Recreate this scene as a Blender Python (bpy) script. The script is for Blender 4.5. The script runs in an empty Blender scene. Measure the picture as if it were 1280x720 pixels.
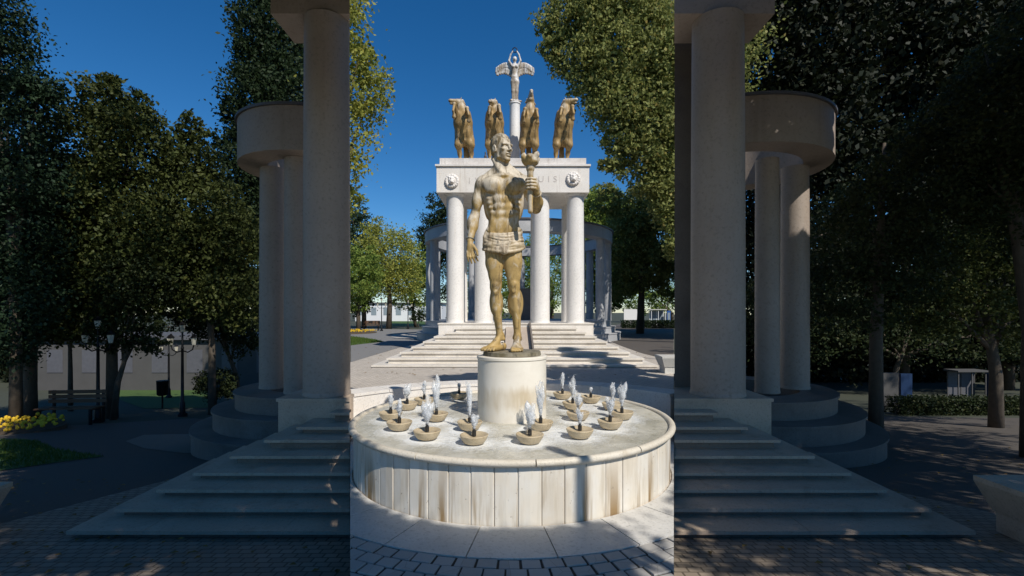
import bpy, bmesh, math, random
import numpy as np
from mathutils import Vector, Matrix
R_ = math.radians
PI = math.pi
random.seed(7)
RNG = np.random.default_rng(11)
scene = bpy.context.scene
COL = scene.collection
F = 611.0; EYE = 1.6; HY = 390.0
SD = Vector((.567, -.824, 1.0))          # towards the sun (elevation 45)

def PX(px, Y): return (px - 640.0) * Y / F
def PZ(py, Y): return EYE - (py - HY) * Y / F

# ------------------------------------------------------------------ objects
def link(o):
    COL.objects.link(o); return o

def mobj(name, me, m=None, parent=None, smooth=False):
    if m is not None: me.materials.append(m)
    o = bpy.data.objects.new(name, me); link(o)
    if parent is not None: o.parent = parent
    if smooth: me.polygons.foreach_set('use_smooth', [True] * len(me.polygons))
    return o

def bobj(name, bm, m=None, parent=None, smooth=False, auto=None):
    bmesh.ops.recalc_face_normals(bm, faces=bm.faces)
    me = bpy.data.meshes.new(name); bm.to_mesh(me); bm.free()
    o = mobj(name, me, m, parent, smooth)
    if auto is not None:
        me.polygons.foreach_set('use_smooth', [True] * len(me.polygons))
        me.set_sharp_from_angle(angle=R_(auto))
    return o

def thing(name, label, cat, loc=(0, 0, 0), rz=0, group=None):
    o = bpy.data.objects.new(name, None); link(o)
    o.empty_display_size = .1
    o.location = loc; o.rotation_euler = (0, 0, rz)
    return tag(o, label, cat, group)

def tag(o, label, cat, group=None, kind=None):
    if label: o['label'] = label
    if cat: o['category'] = cat
    if group: o['group'] = group
    if kind: o['kind'] = kind
    return o

def struct(o, label=None):
    o['kind'] = 'structure'
    if label: o['label'] = label
    return o

def dup(root, loc=None, rz=None, label=None, scale=None):
    r = root.copy(); COL.objects.link(r)
    if loc is not None: r.location = loc
    if rz is not None: r.rotation_euler = (0, 0, rz)
    if scale is not None: r.scale = (scale,) * 3
    if label: r['label'] = label
    for ch in list(root.children):
        c = ch.copy(); COL.objects.link(c); c.parent = r
        for g in list(ch.children):
            d = g.copy(); COL.objects.link(d); d.parent = c
    return r

# ------------------------------------------------------------------ mesh bits
def box(bm, x0, x1, y0, y1, z0, z1):
    vs = [bm.verts.new((x, y, z)) for z in (z0, z1) for y in (y0, y1) for x in (x0, x1)]
    for f in ((0, 2, 3, 1), (4, 5, 7, 6), (0, 1, 5, 4), (2, 6, 7, 3), (0, 4, 6, 2), (1, 3, 7, 5)):
        bm.faces.new([vs[i] for i in f])
    return vs

def bevel(bm, w, seg=2):
    es = [e for e in bm.edges if len(e.link_faces) == 2 and e.calc_face_angle(0) > R_(35)]
    bmesh.ops.bevel(bm, geom=es, offset=w, segments=seg, profile=.5, affect='EDGES', clamp_overlap=True)

def prism(bm, poly, z0, z1):
    a = [bm.verts.new((p[0], p[1], z0)) for p in poly]
    b = [bm.verts.new((p[0], p[1], z1)) for p in poly]
    n = len(poly)
    bm.faces.new(a[::-1]); bm.faces.new(b)
    for i in range(n): bm.faces.new((a[i], a[(i + 1) % n], b[(i + 1) % n], b[i]))

def lathe(bm, prof, n=32, c=(0, 0, 0), a0=0, a1=2 * PI, caps=True):
    full = abs(a1 - a0 - 2 * PI) < 1e-6
    m = n if full else n + 1
    rings = []
    for (r, z) in prof:
        if r < 1e-6 and full:
            rings.append([bm.verts.new((c[0], c[1], c[2] + z))])
        else:
            rings.append([bm.verts.new((c[0] + r * math.cos(a0 + (a1 - a0) * i / n), c[1] + r * math.sin(a0 + (a1 - a0) * i / n), c[2] + z)) for i in range(m)])
    for A, B in zip(rings, rings[1:]):
        for i in range(n):
            j = (i + 1) % m
            if len(A) == 1 and len(B) == 1: continue
            if len(A) == 1: bm.faces.new((A[0], B[j], B[i]))
            elif len(B) == 1: bm.faces.new((A[i], A[j], B[0]))
            else: bm.faces.new((A[i], A[j], B[j], B[i]))
    if full and caps:
        if len(rings[0]) > 1: bm.faces.new(rings[0][::-1])
        if len(rings[-1]) > 1: bm.faces.new(rings[-1])
    return rings

def arcwall(bm, c, r0, r1, z0, z1, a0, a1, n=24):
    """solid curved wall between two radii"""
    def ring(i):
        a = a0 + (a1 - a0) * i / n
        ca, sa = math.cos(a), math.sin(a)
        return [bm.verts.new((c[0] + r * ca, c[1] + r * sa, z)) for r, z in ((r0, z0), (r1, z0), (r1, z1), (r0, z1))]
    R = [ring(i) for i in range(n + 1)]
    for A, B in zip(R, R[1:]):
        for k in range(4):
            bm.faces.new((A[k], B[k], B[(k + 1) % 4], A[(k + 1) % 4]))
    bm.faces.new(R[0][::-1]); bm.faces.new(R[-1])

def tube(bm, pts, radii, n=8):
    pts = [Vector(p) for p in pts]
    prev = None; rings = []
    for i, p in enumerate(pts):
        d = (pts[min(i + 1, len(pts) - 1)] - pts[max(i - 1, 0)]).normalized()
        up = Vector((0, 0, 1)) if abs(d.z) < .95 else Vector((1, 0, 0))
        u = d.cross(up).normalized() if prev is None else (prev - d * prev.dot(d)).normalized()
        prev = u; v = d.cross(u)
        r = radii[i] if hasattr(radii, '__len__') else radii
        rings.append([bm.verts.new(p + (u * math.cos(2 * PI * k / n) + v * math.sin(2 * PI * k / n)) * r) for k in range(n)])
    for A, B in zip(rings, rings[1:]):
        for k in range(n):
            bm.faces.new((A[k], A[(k + 1) % n], B[(k + 1) % n], B[k]))
    bm.faces.new(rings[0][::-1]); bm.faces.new(rings[-1])

# ------------------------------------------------------------------ materials
class NT:
    def __init__(s, name):
        s.m = bpy.data.materials.new(name); s.m.use_nodes = True
        s.t = s.m.node_tree; s.b = s.t.nodes['Principled BSDF']; s.out = s.t.nodes['Material Output']
        s.tc = s.n('ShaderNodeTexCoord')
    def n(s, typ, **kw):
        x = s.t.nodes.new(typ)
        for k, v in kw.items():
            if k.startswith('i_'):
                x.inputs[k[2:].replace('_', ' ')].default_value = v
            else: setattr(x, k, v)
        return x
    def l(s, a, b): s.t.links.new(a, b)
    def map(s, scale, src='Object'):
        mp = s.n('ShaderNodeMapping'); mp.inputs['Scale'].default_value = scale
        s.l(s.tc.outputs[src], mp.inputs['Vector']); return mp.outputs[0]
    def noise(s, vec, scale, detail=5, rough=.6, dist=0):
        x = s.n('ShaderNodeTexNoise'); x.inputs['Scale'].default_value = scale; x.inputs['Detail'].default_value = detail
        x.inputs['Roughness'].default_value = rough; x.inputs['Distortion'].default_value = dist
        s.l(vec, x.inputs['Vector']); return x.outputs['Fac']
    def ramp(s, fac, a, b, ca=(0, 0, 0, 1), cb=(1, 1, 1, 1)):
        x = s.n('ShaderNodeValToRGB'); e = x.color_ramp.elements
        e[0].position = a; e[0].color = ca; e[1].position = b; e[1].color = cb
        s.l(fac, x.inputs[0]); return x.outputs[0]
    def mix(s, fac, a, b, mode='MIX'):
        x = s.n('ShaderNodeMix', data_type='RGBA', blend_type=mode)
        for sock, v in ((x.inputs[0], fac), (x.inputs[6], a), (x.inputs[7], b)):
            if isinstance(v, (int, float)): sock.default_value = v
            elif isinstance(v, tuple): sock.default_value = v if len(v) == 4 else (*v, 1)
            else: s.l(v, sock)
        return x.outputs[2]
    def math(s, op, a, b=0.0, clamp=False):
        x = s.n('ShaderNodeMath', operation=op); x.use_clamp = clamp
        for sock, v in ((x.inputs[0], a), (x.inputs[1], b)):
            if isinstance(v, (int, float)): sock.default_value = v
            else: s.l(v, sock)
        return x.outputs[0]
    def bump(s, h, strength=.3, dist=.01):
        x = s.n('ShaderNodeBump'); x.inputs['Strength'].default_value = strength; x.inputs['Distance'].default_value = dist
        s.l(h, x.inputs['Height']); s.l(x.outputs[0], s.b.inputs['Normal'])
    def col(s, c):
        if isinstance(c, tuple): s.b.inputs['Base Color'].default_value = (*c, 1)
        else: s.l(c, s.b.inputs['Base Color'])
    def rough(s, v): s.b.inputs['Roughness'].default_value = v

def plain(name, c, rough=.6, metal=0, var=.25, scale=6, bumps=.0):
    t = NT(name); n = t.noise(t.map((1, 1, 1)), scale, 6)
    t.col(t.mix(n, tuple(x * (1 - var) for x in c), tuple(min(1, x * (1 + var)) for x in c)))
    t.rough(rough); t.b.inputs['Metallic'].default_value = metal
    if bumps: t.bump(t.noise(t.map((1, 1, 1)), scale * 6, 4), bumps, .01)
    return t.m

def stone(name, light, dark, stain=(.32, .22, .11), stain_amt=.3, streak=True, rough=.55, pits=.25, gs=1.0):
    t = NT(name)
    o = t.map((1, 1, 1))
    n1 = t.noise(o, 1.3 * gs, 8, .65, .6)
    c = t.mix(t.ramp(n1, .35, .7), light, dark)
    fine = t.noise(o, 38 * gs, 4, .7)
    c = t.mix(t.ramp(fine, .52, .75), c, tuple(x * .72 for x in dark))
    v = t.map((5 * gs, 5 * gs, .35 * gs)) if streak else t.map((2, 2, 2))
    s1 = t.noise(v, 1.6, 7, .6, .3)
    f = t.math('MULTIPLY', t.ramp(s1, .56, .74), stain_amt)
    c = t.mix(f, c, stain)
    t.col(c); t.rough(rough)
    h = t.math('ADD', t.noise(o, 60 * gs, 3, .6), t.math('MULTIPLY', t.ramp(t.noise(o, 24 * gs, 2), .6, .66), -.8))
    t.bump(h, pits, .006)
    return t.m

M = {}
M['marble'] = stone('white_marble', (.80, .76, .71), (.68, .63, .57), (.42, .33, .24), .30)
M['column'] = stone('column_marble', (.80, .77, .73), (.71, .68, .64), (.45, .36, .28), .22, gs=.6, pits=.12)
M['frieze'] = stone('streaked_marble', (.80, .76, .70), (.70, .65, .58), (.36, .27, .19), .6, gs=.8)
M['attic'] = stone('pitted_marble', (.74, .70, .65), (.55, .50, .45), (.25, .2, .16), .5, gs=1.6, pits=.6)
M['rotunda'] = stone('grey_limestone', (.46, .46, .47), (.34, .35, .36), (.2, .2, .2), .35, gs=.5)
M['steps'] = stone('step_stone', (.74, .69, .62), (.58, .53, .46), (.3, .25, .2), .35, streak=False, gs=.9)
M['plinth'] = stone('pedestal_stone', (.74, .69, .60), (.62, .56, .46), (.42, .29, .14), .45)
M['cap'] = stone('paving_slab', (.62, .60, .56), (.50, .48, .44), (.3, .28, .25), .3, streak=False)
M['sidestone'] = stone('dimmed_step_stone', (.56, .44, .33), (.43, .335, .25), (.2, .145, .09), .5, streak=False)  # darker, warmer copy of the step stone; side dimming is in the colour
M['riser'] = stone('dimmed_dirty_riser_stone', (.26, .20, .15), (.17, .13, .10), (.08, .06, .04), .5, streak=False)  # dirt plus painted shade, so risers read dark below the nosings
M['sidecol'] = stone('dimmed_column_stone', (.36, .295, .245), (.30, .245, .20), (.2, .145, .10), .3, gs=.6)  # column marble made darker; its shaded look sits in the colour
M['darkstone'] = stone('dark_grey_stone', (.20, .17, .145), (.13, .11, .095), (.06, .05, .04), .4, streak=False)  # plain dark on kerb and panel; painted dimness on side tiers and pier
M['ramp'] = stone('pinkish_ramp_stone', (.50, .42, .34), (.38, .31, .25), (.25, .2, .15), .3, streak=False)
M['iron'] = plain('black_iron', (.02, .02, .022), .45, .6)
M['glass'] = plain('lantern_glass', (.55, .52, .42), .2)
M['wood'] = plain('bench_wood', (.12, .06, .03), .6, bumps=.3)
M['bark'] = plain('bark', (.09, .07, .05), .9, 0, .5, 9, .9)
M['barkp'] = plain('pale_bark', (.22, .19, .14), .9, 0, .6, 4, .6)
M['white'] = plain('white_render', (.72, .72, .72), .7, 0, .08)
M['dimwall'] = plain('dimmed_render', (.075, .072, .068), .8, 0, .2, 1.5)  # white render dulled for the side park; shade put into the colour
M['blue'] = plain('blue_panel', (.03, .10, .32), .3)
M['dblue'] = plain('dimmed_blue_panel', (.012, .03, .08), .4)  # blue panel colour dimmed to look shaded
M['greyglass'] = plain('shelter_glass', (.25, .30, .33), .15)
M['soil'] = plain('soil', (.07, .05, .03), .95, 0, .4, 12, .5)
M['flower'] = plain('yellow_petals', (.65, .42, .02), .7)
M['pigeon'] = plain('grey_feathers', (.12, .12, .14), .8)
M['letter'] = plain('engraved_letter', (.55, .50, .45), .8)
M['roofdark'] = plain('dark_lead', (.10, .10, .11), .5)
M['nozzle'] = plain('nozzle_metal', (.06, .06, .06), .35, .8)

def bronze(name, gold=(.50, .35, .14), pale=(.62, .56, .46), dark=(.10, .065, .03), topz=1.0, metal=.25, sc=1.0, thr=(.42, .6), hik=.10):
    t = NT(name); o = t.map((1, 1, 1))
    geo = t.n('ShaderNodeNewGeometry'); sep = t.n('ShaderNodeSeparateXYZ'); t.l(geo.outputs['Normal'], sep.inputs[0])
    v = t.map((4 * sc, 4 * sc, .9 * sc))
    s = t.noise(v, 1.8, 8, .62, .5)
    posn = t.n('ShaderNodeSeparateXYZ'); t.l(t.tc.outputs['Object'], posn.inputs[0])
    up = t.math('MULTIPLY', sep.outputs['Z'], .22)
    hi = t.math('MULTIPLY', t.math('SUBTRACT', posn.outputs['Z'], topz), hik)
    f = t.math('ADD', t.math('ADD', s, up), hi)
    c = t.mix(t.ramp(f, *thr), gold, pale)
    d = t.noise(t.map((7 * sc, 7 * sc, 1.6 * sc)), 2.2, 8, .7, .4)
    c = t.mix(t.math('MULTIPLY', t.ramp(d, .51, .60), .7), c, dark)
    g2 = t.noise(t.map((2.2 * sc, 2.2 * sc, 1.0 * sc)), 2.6, 6, .6, .8)
    c = t.mix(t.math('MULTIPLY', t.ramp(g2, .52, .62), .45), c, tuple(x * .55 for x in gold))
    g3 = t.noise(t.map((3 * sc, 3 * sc, 1.6 * sc)), 3.7, 6, .65, .6)
    c = t.mix(t.math('MULTIPLY', t.ramp(g3, .56, .66), .55), c, pale)
    fine = t.noise(o, 45 * sc, 4, .7)
    c = t.mix(t.math('MULTIPLY', t.ramp(fine, .5, .8), .35), c, dark)
    t.col(c); t.b.inputs['Metallic'].default_value = metal
    t.l(t.math('ADD', t.math('MULTIPLY', s, .4), .44), t.b.inputs['Roughness'])
    t.bump(t.noise(o, 60 * sc, 4, .7), .18, .006)
    return t.m
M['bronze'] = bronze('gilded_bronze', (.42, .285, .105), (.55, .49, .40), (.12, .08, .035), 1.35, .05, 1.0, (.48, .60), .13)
M['cloth'] = bronze('gilded_bronze_cloth', (.42, .32, .18), (.54, .46, .35), (.14, .09, .045), 1.0, .05)
M['hair'] = bronze('hair_bronze', (.30, .22, .10), (.42, .37, .29), (.08, .055, .03), 1.9, .05, 1.6, (.46, .60), .05)
M['slab'] = bronze('dark_bronze_slab', (.16, .13, .07), (.25, .22, .16), (.04, .035, .02), 0, .2)
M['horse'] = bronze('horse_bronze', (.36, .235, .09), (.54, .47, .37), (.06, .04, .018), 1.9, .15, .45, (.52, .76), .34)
M['victory'] = bronze('pale_bronze', (.36, .29, .21), (.62, .60, .57), (.12, .085, .06), .9, .1, .6, (.44, .56))

def leafmat(name, a, b, c=None, tr=.35):
    t = NT(name)
    g = t.n('ShaderNodeNewGeometry')
    x = t.n('ShaderNodeValToRGB'); e = x.color_ramp.elements
    e[0].color = (*a, 1); e[1].color = (*b, 1)
    if c: 
        k = e.new(.93); k.color = (*b, 1); e[-1].color = (*c, 1)
    t.l(g.outputs['Random Per Island'], x.inputs[0])
    nz = t.noise(t.map((1, 1, 1)), .8, 2)
    cc = t.mix(t.ramp(nz, .35, .65), x.outputs[0], t.mix(.5, x.outputs[0], b))
    t.col(cc); t.rough(.6); t.b.inputs['Specular IOR Level'].default_value = .2
    trn = t.n('ShaderNodeBsdfTranslucent'); t.l(cc, trn.inputs[0])
    mx = t.n('ShaderNodeMixShader'); mx.inputs[0].default_value = tr
    t.l(t.b.outputs[0], mx.inputs[1]); t.l(trn.outputs[0], mx.inputs[2]); t.l(mx.outputs[0], t.out.inputs[0])
    return t.m
M['leaf_plane'] = leafmat('plane_leaves', (.10, .14, .035), (.33, .34, .11), (.48, .34, .11), .42)
M['leaf_yel'] = leafmat('yellow_green_leaves', (.13, .18, .03), (.40, .40, .09), (.52, .42, .09), .42)
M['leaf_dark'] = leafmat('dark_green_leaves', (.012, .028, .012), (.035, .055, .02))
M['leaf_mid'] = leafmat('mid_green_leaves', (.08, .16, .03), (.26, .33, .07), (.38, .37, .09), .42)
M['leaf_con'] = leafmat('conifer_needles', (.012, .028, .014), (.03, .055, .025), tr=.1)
M['leaf_deep'] = leafmat('deep_shade_leaves', (.014, .028, .010), (.045, .058, .020), (.09, .08, .025), .3)  # darkened greens; park shade is put into the leaf colour
M['leaf_dimmed'] = leafmat('dimmed_far_leaves', (.005, .010, .004), (.016, .021, .008), (.03, .028, .009), .15)  # near black so that sunlit background trees look shaded
M['leaf_olive'] = leafmat('dimmed_olive_leaves', (.035, .050, .013), (.082, .098, .026), (.12, .11, .026), .3)  # greens dimmed; shade of the side trees is in the colour

def groundmat(name, a, b, joint, size, jw=.08, bumpd=.012, mottle=.5, brick=False):
    t = NT(name); o = t.map((1, 1, 1))
    if brick:
        br = t.n('ShaderNodeTexBrick'); br.inputs['Scale'].default_value = 1.0
        br.inputs['Brick Width'].default_value = size; br.inputs['Row Height'].default_value = size * .8
        br.inputs['Mortar Size'].default_value = size * jw; br.inputs['Color1'].default_value = (*a, 1); br.inputs['Color2'].default_value = (*b, 1)
        br.inputs['Mortar'].default_value = (*joint, 1)
        wob = t.n('ShaderNodeMix', data_type='VECTOR'); wob.inputs[0].default_value = .035
        nz = t.n('ShaderNodeTexNoise'); nz.inputs['Scale'].default_value = 1.2; t.l(o, nz.inputs['Vector'])
        t.l(o, wob.inputs[4]); t.l(nz.outputs['Color'], wob.inputs[5]); t.l(wob.outputs[1], br.inputs['Vector'])
        c = br.outputs['Color']; h = t.math('SUBTRACT', 1.0, br.outputs['Fac'])
    else:
        v = t.n('ShaderNodeTexVoronoi', feature='DISTANCE_TO_EDGE'); v.inputs['Scale'].default_value = 1 / size; t.l(o, v.inputs['Vector'])
        v2 = t.n('ShaderNodeTexVoronoi'); v2.inputs['Scale'].default_value = 1 / size; t.l(o, v2.inputs['Vector'])
        h = t.ramp(v.outputs['Distance'], 0, jw)
        c = t.mix(h, joint, t.mix(v2.outputs['Color'], a, b))
    big = t.ramp(t.noise(o, .7, 6), .3, .75)
    c = t.mix(t.math('MULTIPLY', big, mottle), c, tuple(x * .55 for x in a))
    c = t.mix(t.math('MULTIPLY', t.ramp(t.noise(o, 22, 4), .5, .8), .4), c, tuple(x * 1.15 for x in b))
    t.col(c); t.rough(.75); t.bump(h, .6, bumpd)
    return t.m
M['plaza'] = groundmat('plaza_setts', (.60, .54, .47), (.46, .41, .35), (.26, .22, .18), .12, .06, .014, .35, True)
M['sideplaza'] = groundmat('dimmed_setts', (.36, .29, .22), (.25, .20, .15), (.10, .08, .055), .11, .07, .014, .5, True)  # plaza setts darkened for the sides, dimming painted in
M['asphalt'] = plain('asphalt', (.085, .072, .06), .85, 0, .2, 30, .3)  # darker copy of the path asphalt; the shade is in its colour
M['asphaltl'] = plain('path_asphalt', (.19, .185, .18), .85, 0, .2, 30, .3)  # paler asphalt of the central path
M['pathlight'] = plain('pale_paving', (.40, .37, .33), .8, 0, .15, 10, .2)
M['pathside'] = plain('dimmed_paving', (.18, .15, .12), .8, 0, .15, 10, .2)  # pale paving darkened for the side park, shade in the colour
M['grassd'] = plain('grass_green', (.05, .10, .015), .9, 0, .5, 14, .6)
M['park'] = plain('park_soil', (.045, .05, .03), .95, 0, .3, 3, .3)
M['joint'] = plain('dark_joint_sand', (.05, .045, .038), .95)
M['setts'] = groundmat('grey_setts', (.44, .42, .39), (.36, .34, .31), (.3, .28, .25), .3, .01, .002, .3)

# ------------------------------------------------------------------ SDF sculpting
class Sculpt:
    def __init__(s): s.ops = []
    def add(s, fn, lo, hi, k, sub=False): s.ops.append((fn, np.array(lo, float), np.array(hi, float), k, sub))
    def cone(s, a, b, ra, rb, k=3.0, sub=False, M_=None):
        a = np.array(a, float); b = np.array(b, float)
        if M_ is not None: a = M_(a); b = M_(b); ra *= M_.sc; rb *= M_.sc
        ab = b - a; L = max(ab @ ab, 1e-9)
        def fn(P):
            t = np.clip(((P - a) @ ab) / L, 0, 1)
            return np.linalg.norm(P - a - t[..., None] * ab, axis=-1) - (ra + (rb - ra) * t)
        r = max(ra, rb)
        s.add(fn, np.minimum(a, b) - r, np.maximum(a, b) + r, k, sub)
    def chain(s, pts, rs, k=2.0, sub=False, M_=None):
        for i in range(len(pts) - 1): s.cone(pts[i], pts[i + 1], rs[i], rs[i + 1], k, sub, M_)
    def ell(s, c, r, k=3.0, rot=None, sub=False, M_=None):
        c = np.array(c, float); r = np.array(r, float)
        if np.ndim(r) == 0: r = np.array([r, r, r])
        Rm = np.eye(3) if rot is None else rot
        if M_ is not None:
            c = M_(c); Rm = M_.R @ Rm; r = r * M_.sc
        def fn(P):
            q = (P - c) @ Rm
            k0 = np.linalg.norm(q / r, axis=-1); k1 = np.linalg.norm(q / (r * r), axis=-1)
            return k0 * (k0 - 1) / np.maximum(k1, 1e-6)
        e = np.sqrt(((Rm * r) ** 2).sum(1))
        s.add(fn, c - e, c + e, k, sub)
    def build(s, name, h, scale, mat, parent=None, disp=None, smooth_it=1):
        lo = np.min([o[1] for o in s.ops if not o[4]], 0) - 4 * h; hi = np.max([o[2] for o in s.ops if not o[4]], 0) + 4 * h
        n = np.ceil((hi - lo) / h).astype(int) + 1
        D = np.full(n, 1e3 * h, dtype=np.float32)
        ax = [lo[i] + np.arange(n[i]) * h for i in range(3)]
        for fn, a, b, k, sub in s.ops:
            pad = k + 3 * h
            i0 = np.clip(np.floor((a - pad - lo) / h).astype(int), 0, n - 1); i1 = np.clip(np.ceil((b + pad - lo) / h).astype(int) + 1, 1, n)
            if (i1 <= i0).any(): continue
            sl = tuple(slice(p, q) for p, q in zip(i0, i1))
            G = np.stack(np.meshgrid(*[ax[i][sl[i]] for i in range(3)], indexing='ij'), -1)
            d = fn(G); cur = D[sl]
            if sub:
                hh = np.maximum(k - np.abs(cur + d), 0) / k
                D[sl] = np.maximum(cur, -d) + hh * hh * k / 4
            else:
                hh = np.maximum(k - np.abs(cur - d), 0) / k
                D[sl] = np.minimum(cur, d) - hh * hh * k / 4
        if disp is not None:
            G = np.stack(np.meshgrid(*ax, indexing='ij'), -1)
            D = D + disp(G)
        V, Q = surface_nets(D, lo, h)
        me = bpy.data.meshes.new(name)
        V = V * scale
        me.vertices.add(len(V)); me.vertices.foreach_set('co', V.astype(np.float32).ravel())
        me.loops.add(len(Q) * 4); me.loops.foreach_set('vertex_index', Q.astype(np.int32).ravel())
        me.polygons.add(len(Q)); me.polygons.foreach_set('loop_start', np.arange(0, len(Q) * 4, 4, dtype=np.int32))
        me.update(calc_edges=True); me.validate()
        return mobj(name, me, mat, parent, smooth=True)

def surface_nets(D, lo, h):
    S = D < 0
    n = np.array(D.shape)
    c = np.zeros(n - 1, dtype=np.int8)
    for dx in (0, 1):
        for dy in (0, 1):
            for dz in (0, 1):
                c += S[dx:n[0] - 1 + dx, dy:n[1] - 1 + dy, dz:n[2] - 1 + dz]
    act = (c > 0) & (c < 8)
    idx = np.full(act.shape, -1, dtype=np.int64)
    I = np.argwhere(act); idx[act] = np.arange(len(I))
    acc = np.zeros((len(I), 3)); cnt = np.zeros(len(I))
    corners = [(x, y, z) for x in (0, 1) for y in (0, 1) for z in (0, 1)]
    for a in corners:
        for ax in range(3):
            if a[ax] == 1: continue
            b = list(a); b[ax] = 1
            va = D[I[:, 0] + a[0], I[:, 1] + a[1], I[:, 2] + a[2]]; vb = D[I[:, 0] + b[0], I[:, 1] + b[1], I[:, 2] + b[2]]
            m = (va < 0) != (vb < 0)
            t = np.where(m, va / np.where(m, va - vb, 1), 0)
            p = np.tile(np.array(a, float), (len(I), 1)); p[:, ax] += t
            acc[m] += p[m]; cnt[m] += 1
    V = I + acc / cnt[:, None]
    V = lo + V * h
    Q = []
    for ax in range(3):
        u, v = (ax + 1) % 3, (ax + 2) % 3
        sl0 = [slice(None)] * 3; sl1 = [slice(None)] * 3
        sl0[ax] = slice(0, n[ax] - 1); sl1[ax] = slice(1, n[ax])
        A = S[tuple(sl0)]; B = S[tuple(sl1)]
        E = np.argwhere(A != B)
        E = E[(E[:, u] > 0) & (E[:, v] > 0) & (E[:, u] < n[u] - 1) & (E[:, v] < n[v] - 1)]
        ins = A[E[:, 0], E[:, 1], E[:, 2]]
        def cell(du, dv):
            q = E.copy(); q[:, u] += du; q[:, v] += dv
            return idx[q[:, 0], q[:, 1], q[:, 2]]
        q = np.stack([cell(-1, -1), cell(0, -1), cell(0, 0), cell(-1, 0)], 1)
        q[~ins] = q[~ins][:, ::-1]
        Q.append(q)
    return V, np.concatenate(Q)

class Frame:
    """rigid local frame: yaw about z, pitch about x, offset"""
    def __init__(s, off, yaw=0, pitch=0, roll=0, sc=1.0):
        cy, sy = math.cos(yaw), math.sin(yaw); cp, sp = math.cos(pitch), math.sin(pitch); cr, sr = math.cos(roll), math.sin(roll)
        Rz = np.array([[cy, -sy, 0], [sy, cy, 0], [0, 0, 1]]); Rx = np.array([[1, 0, 0], [0, cp, -sp], [0, sp, cp]])
        Ry = np.array([[cr, 0, sr], [0, 1, 0], [-sr, 0, cr]])
        s.R = Rz @ Rx @ Ry; s.off = np.array(off, float); s.sc = sc
    def __call__(s, p): return s.R @ (np.array(p, float) * s.sc) + s.off

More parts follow.
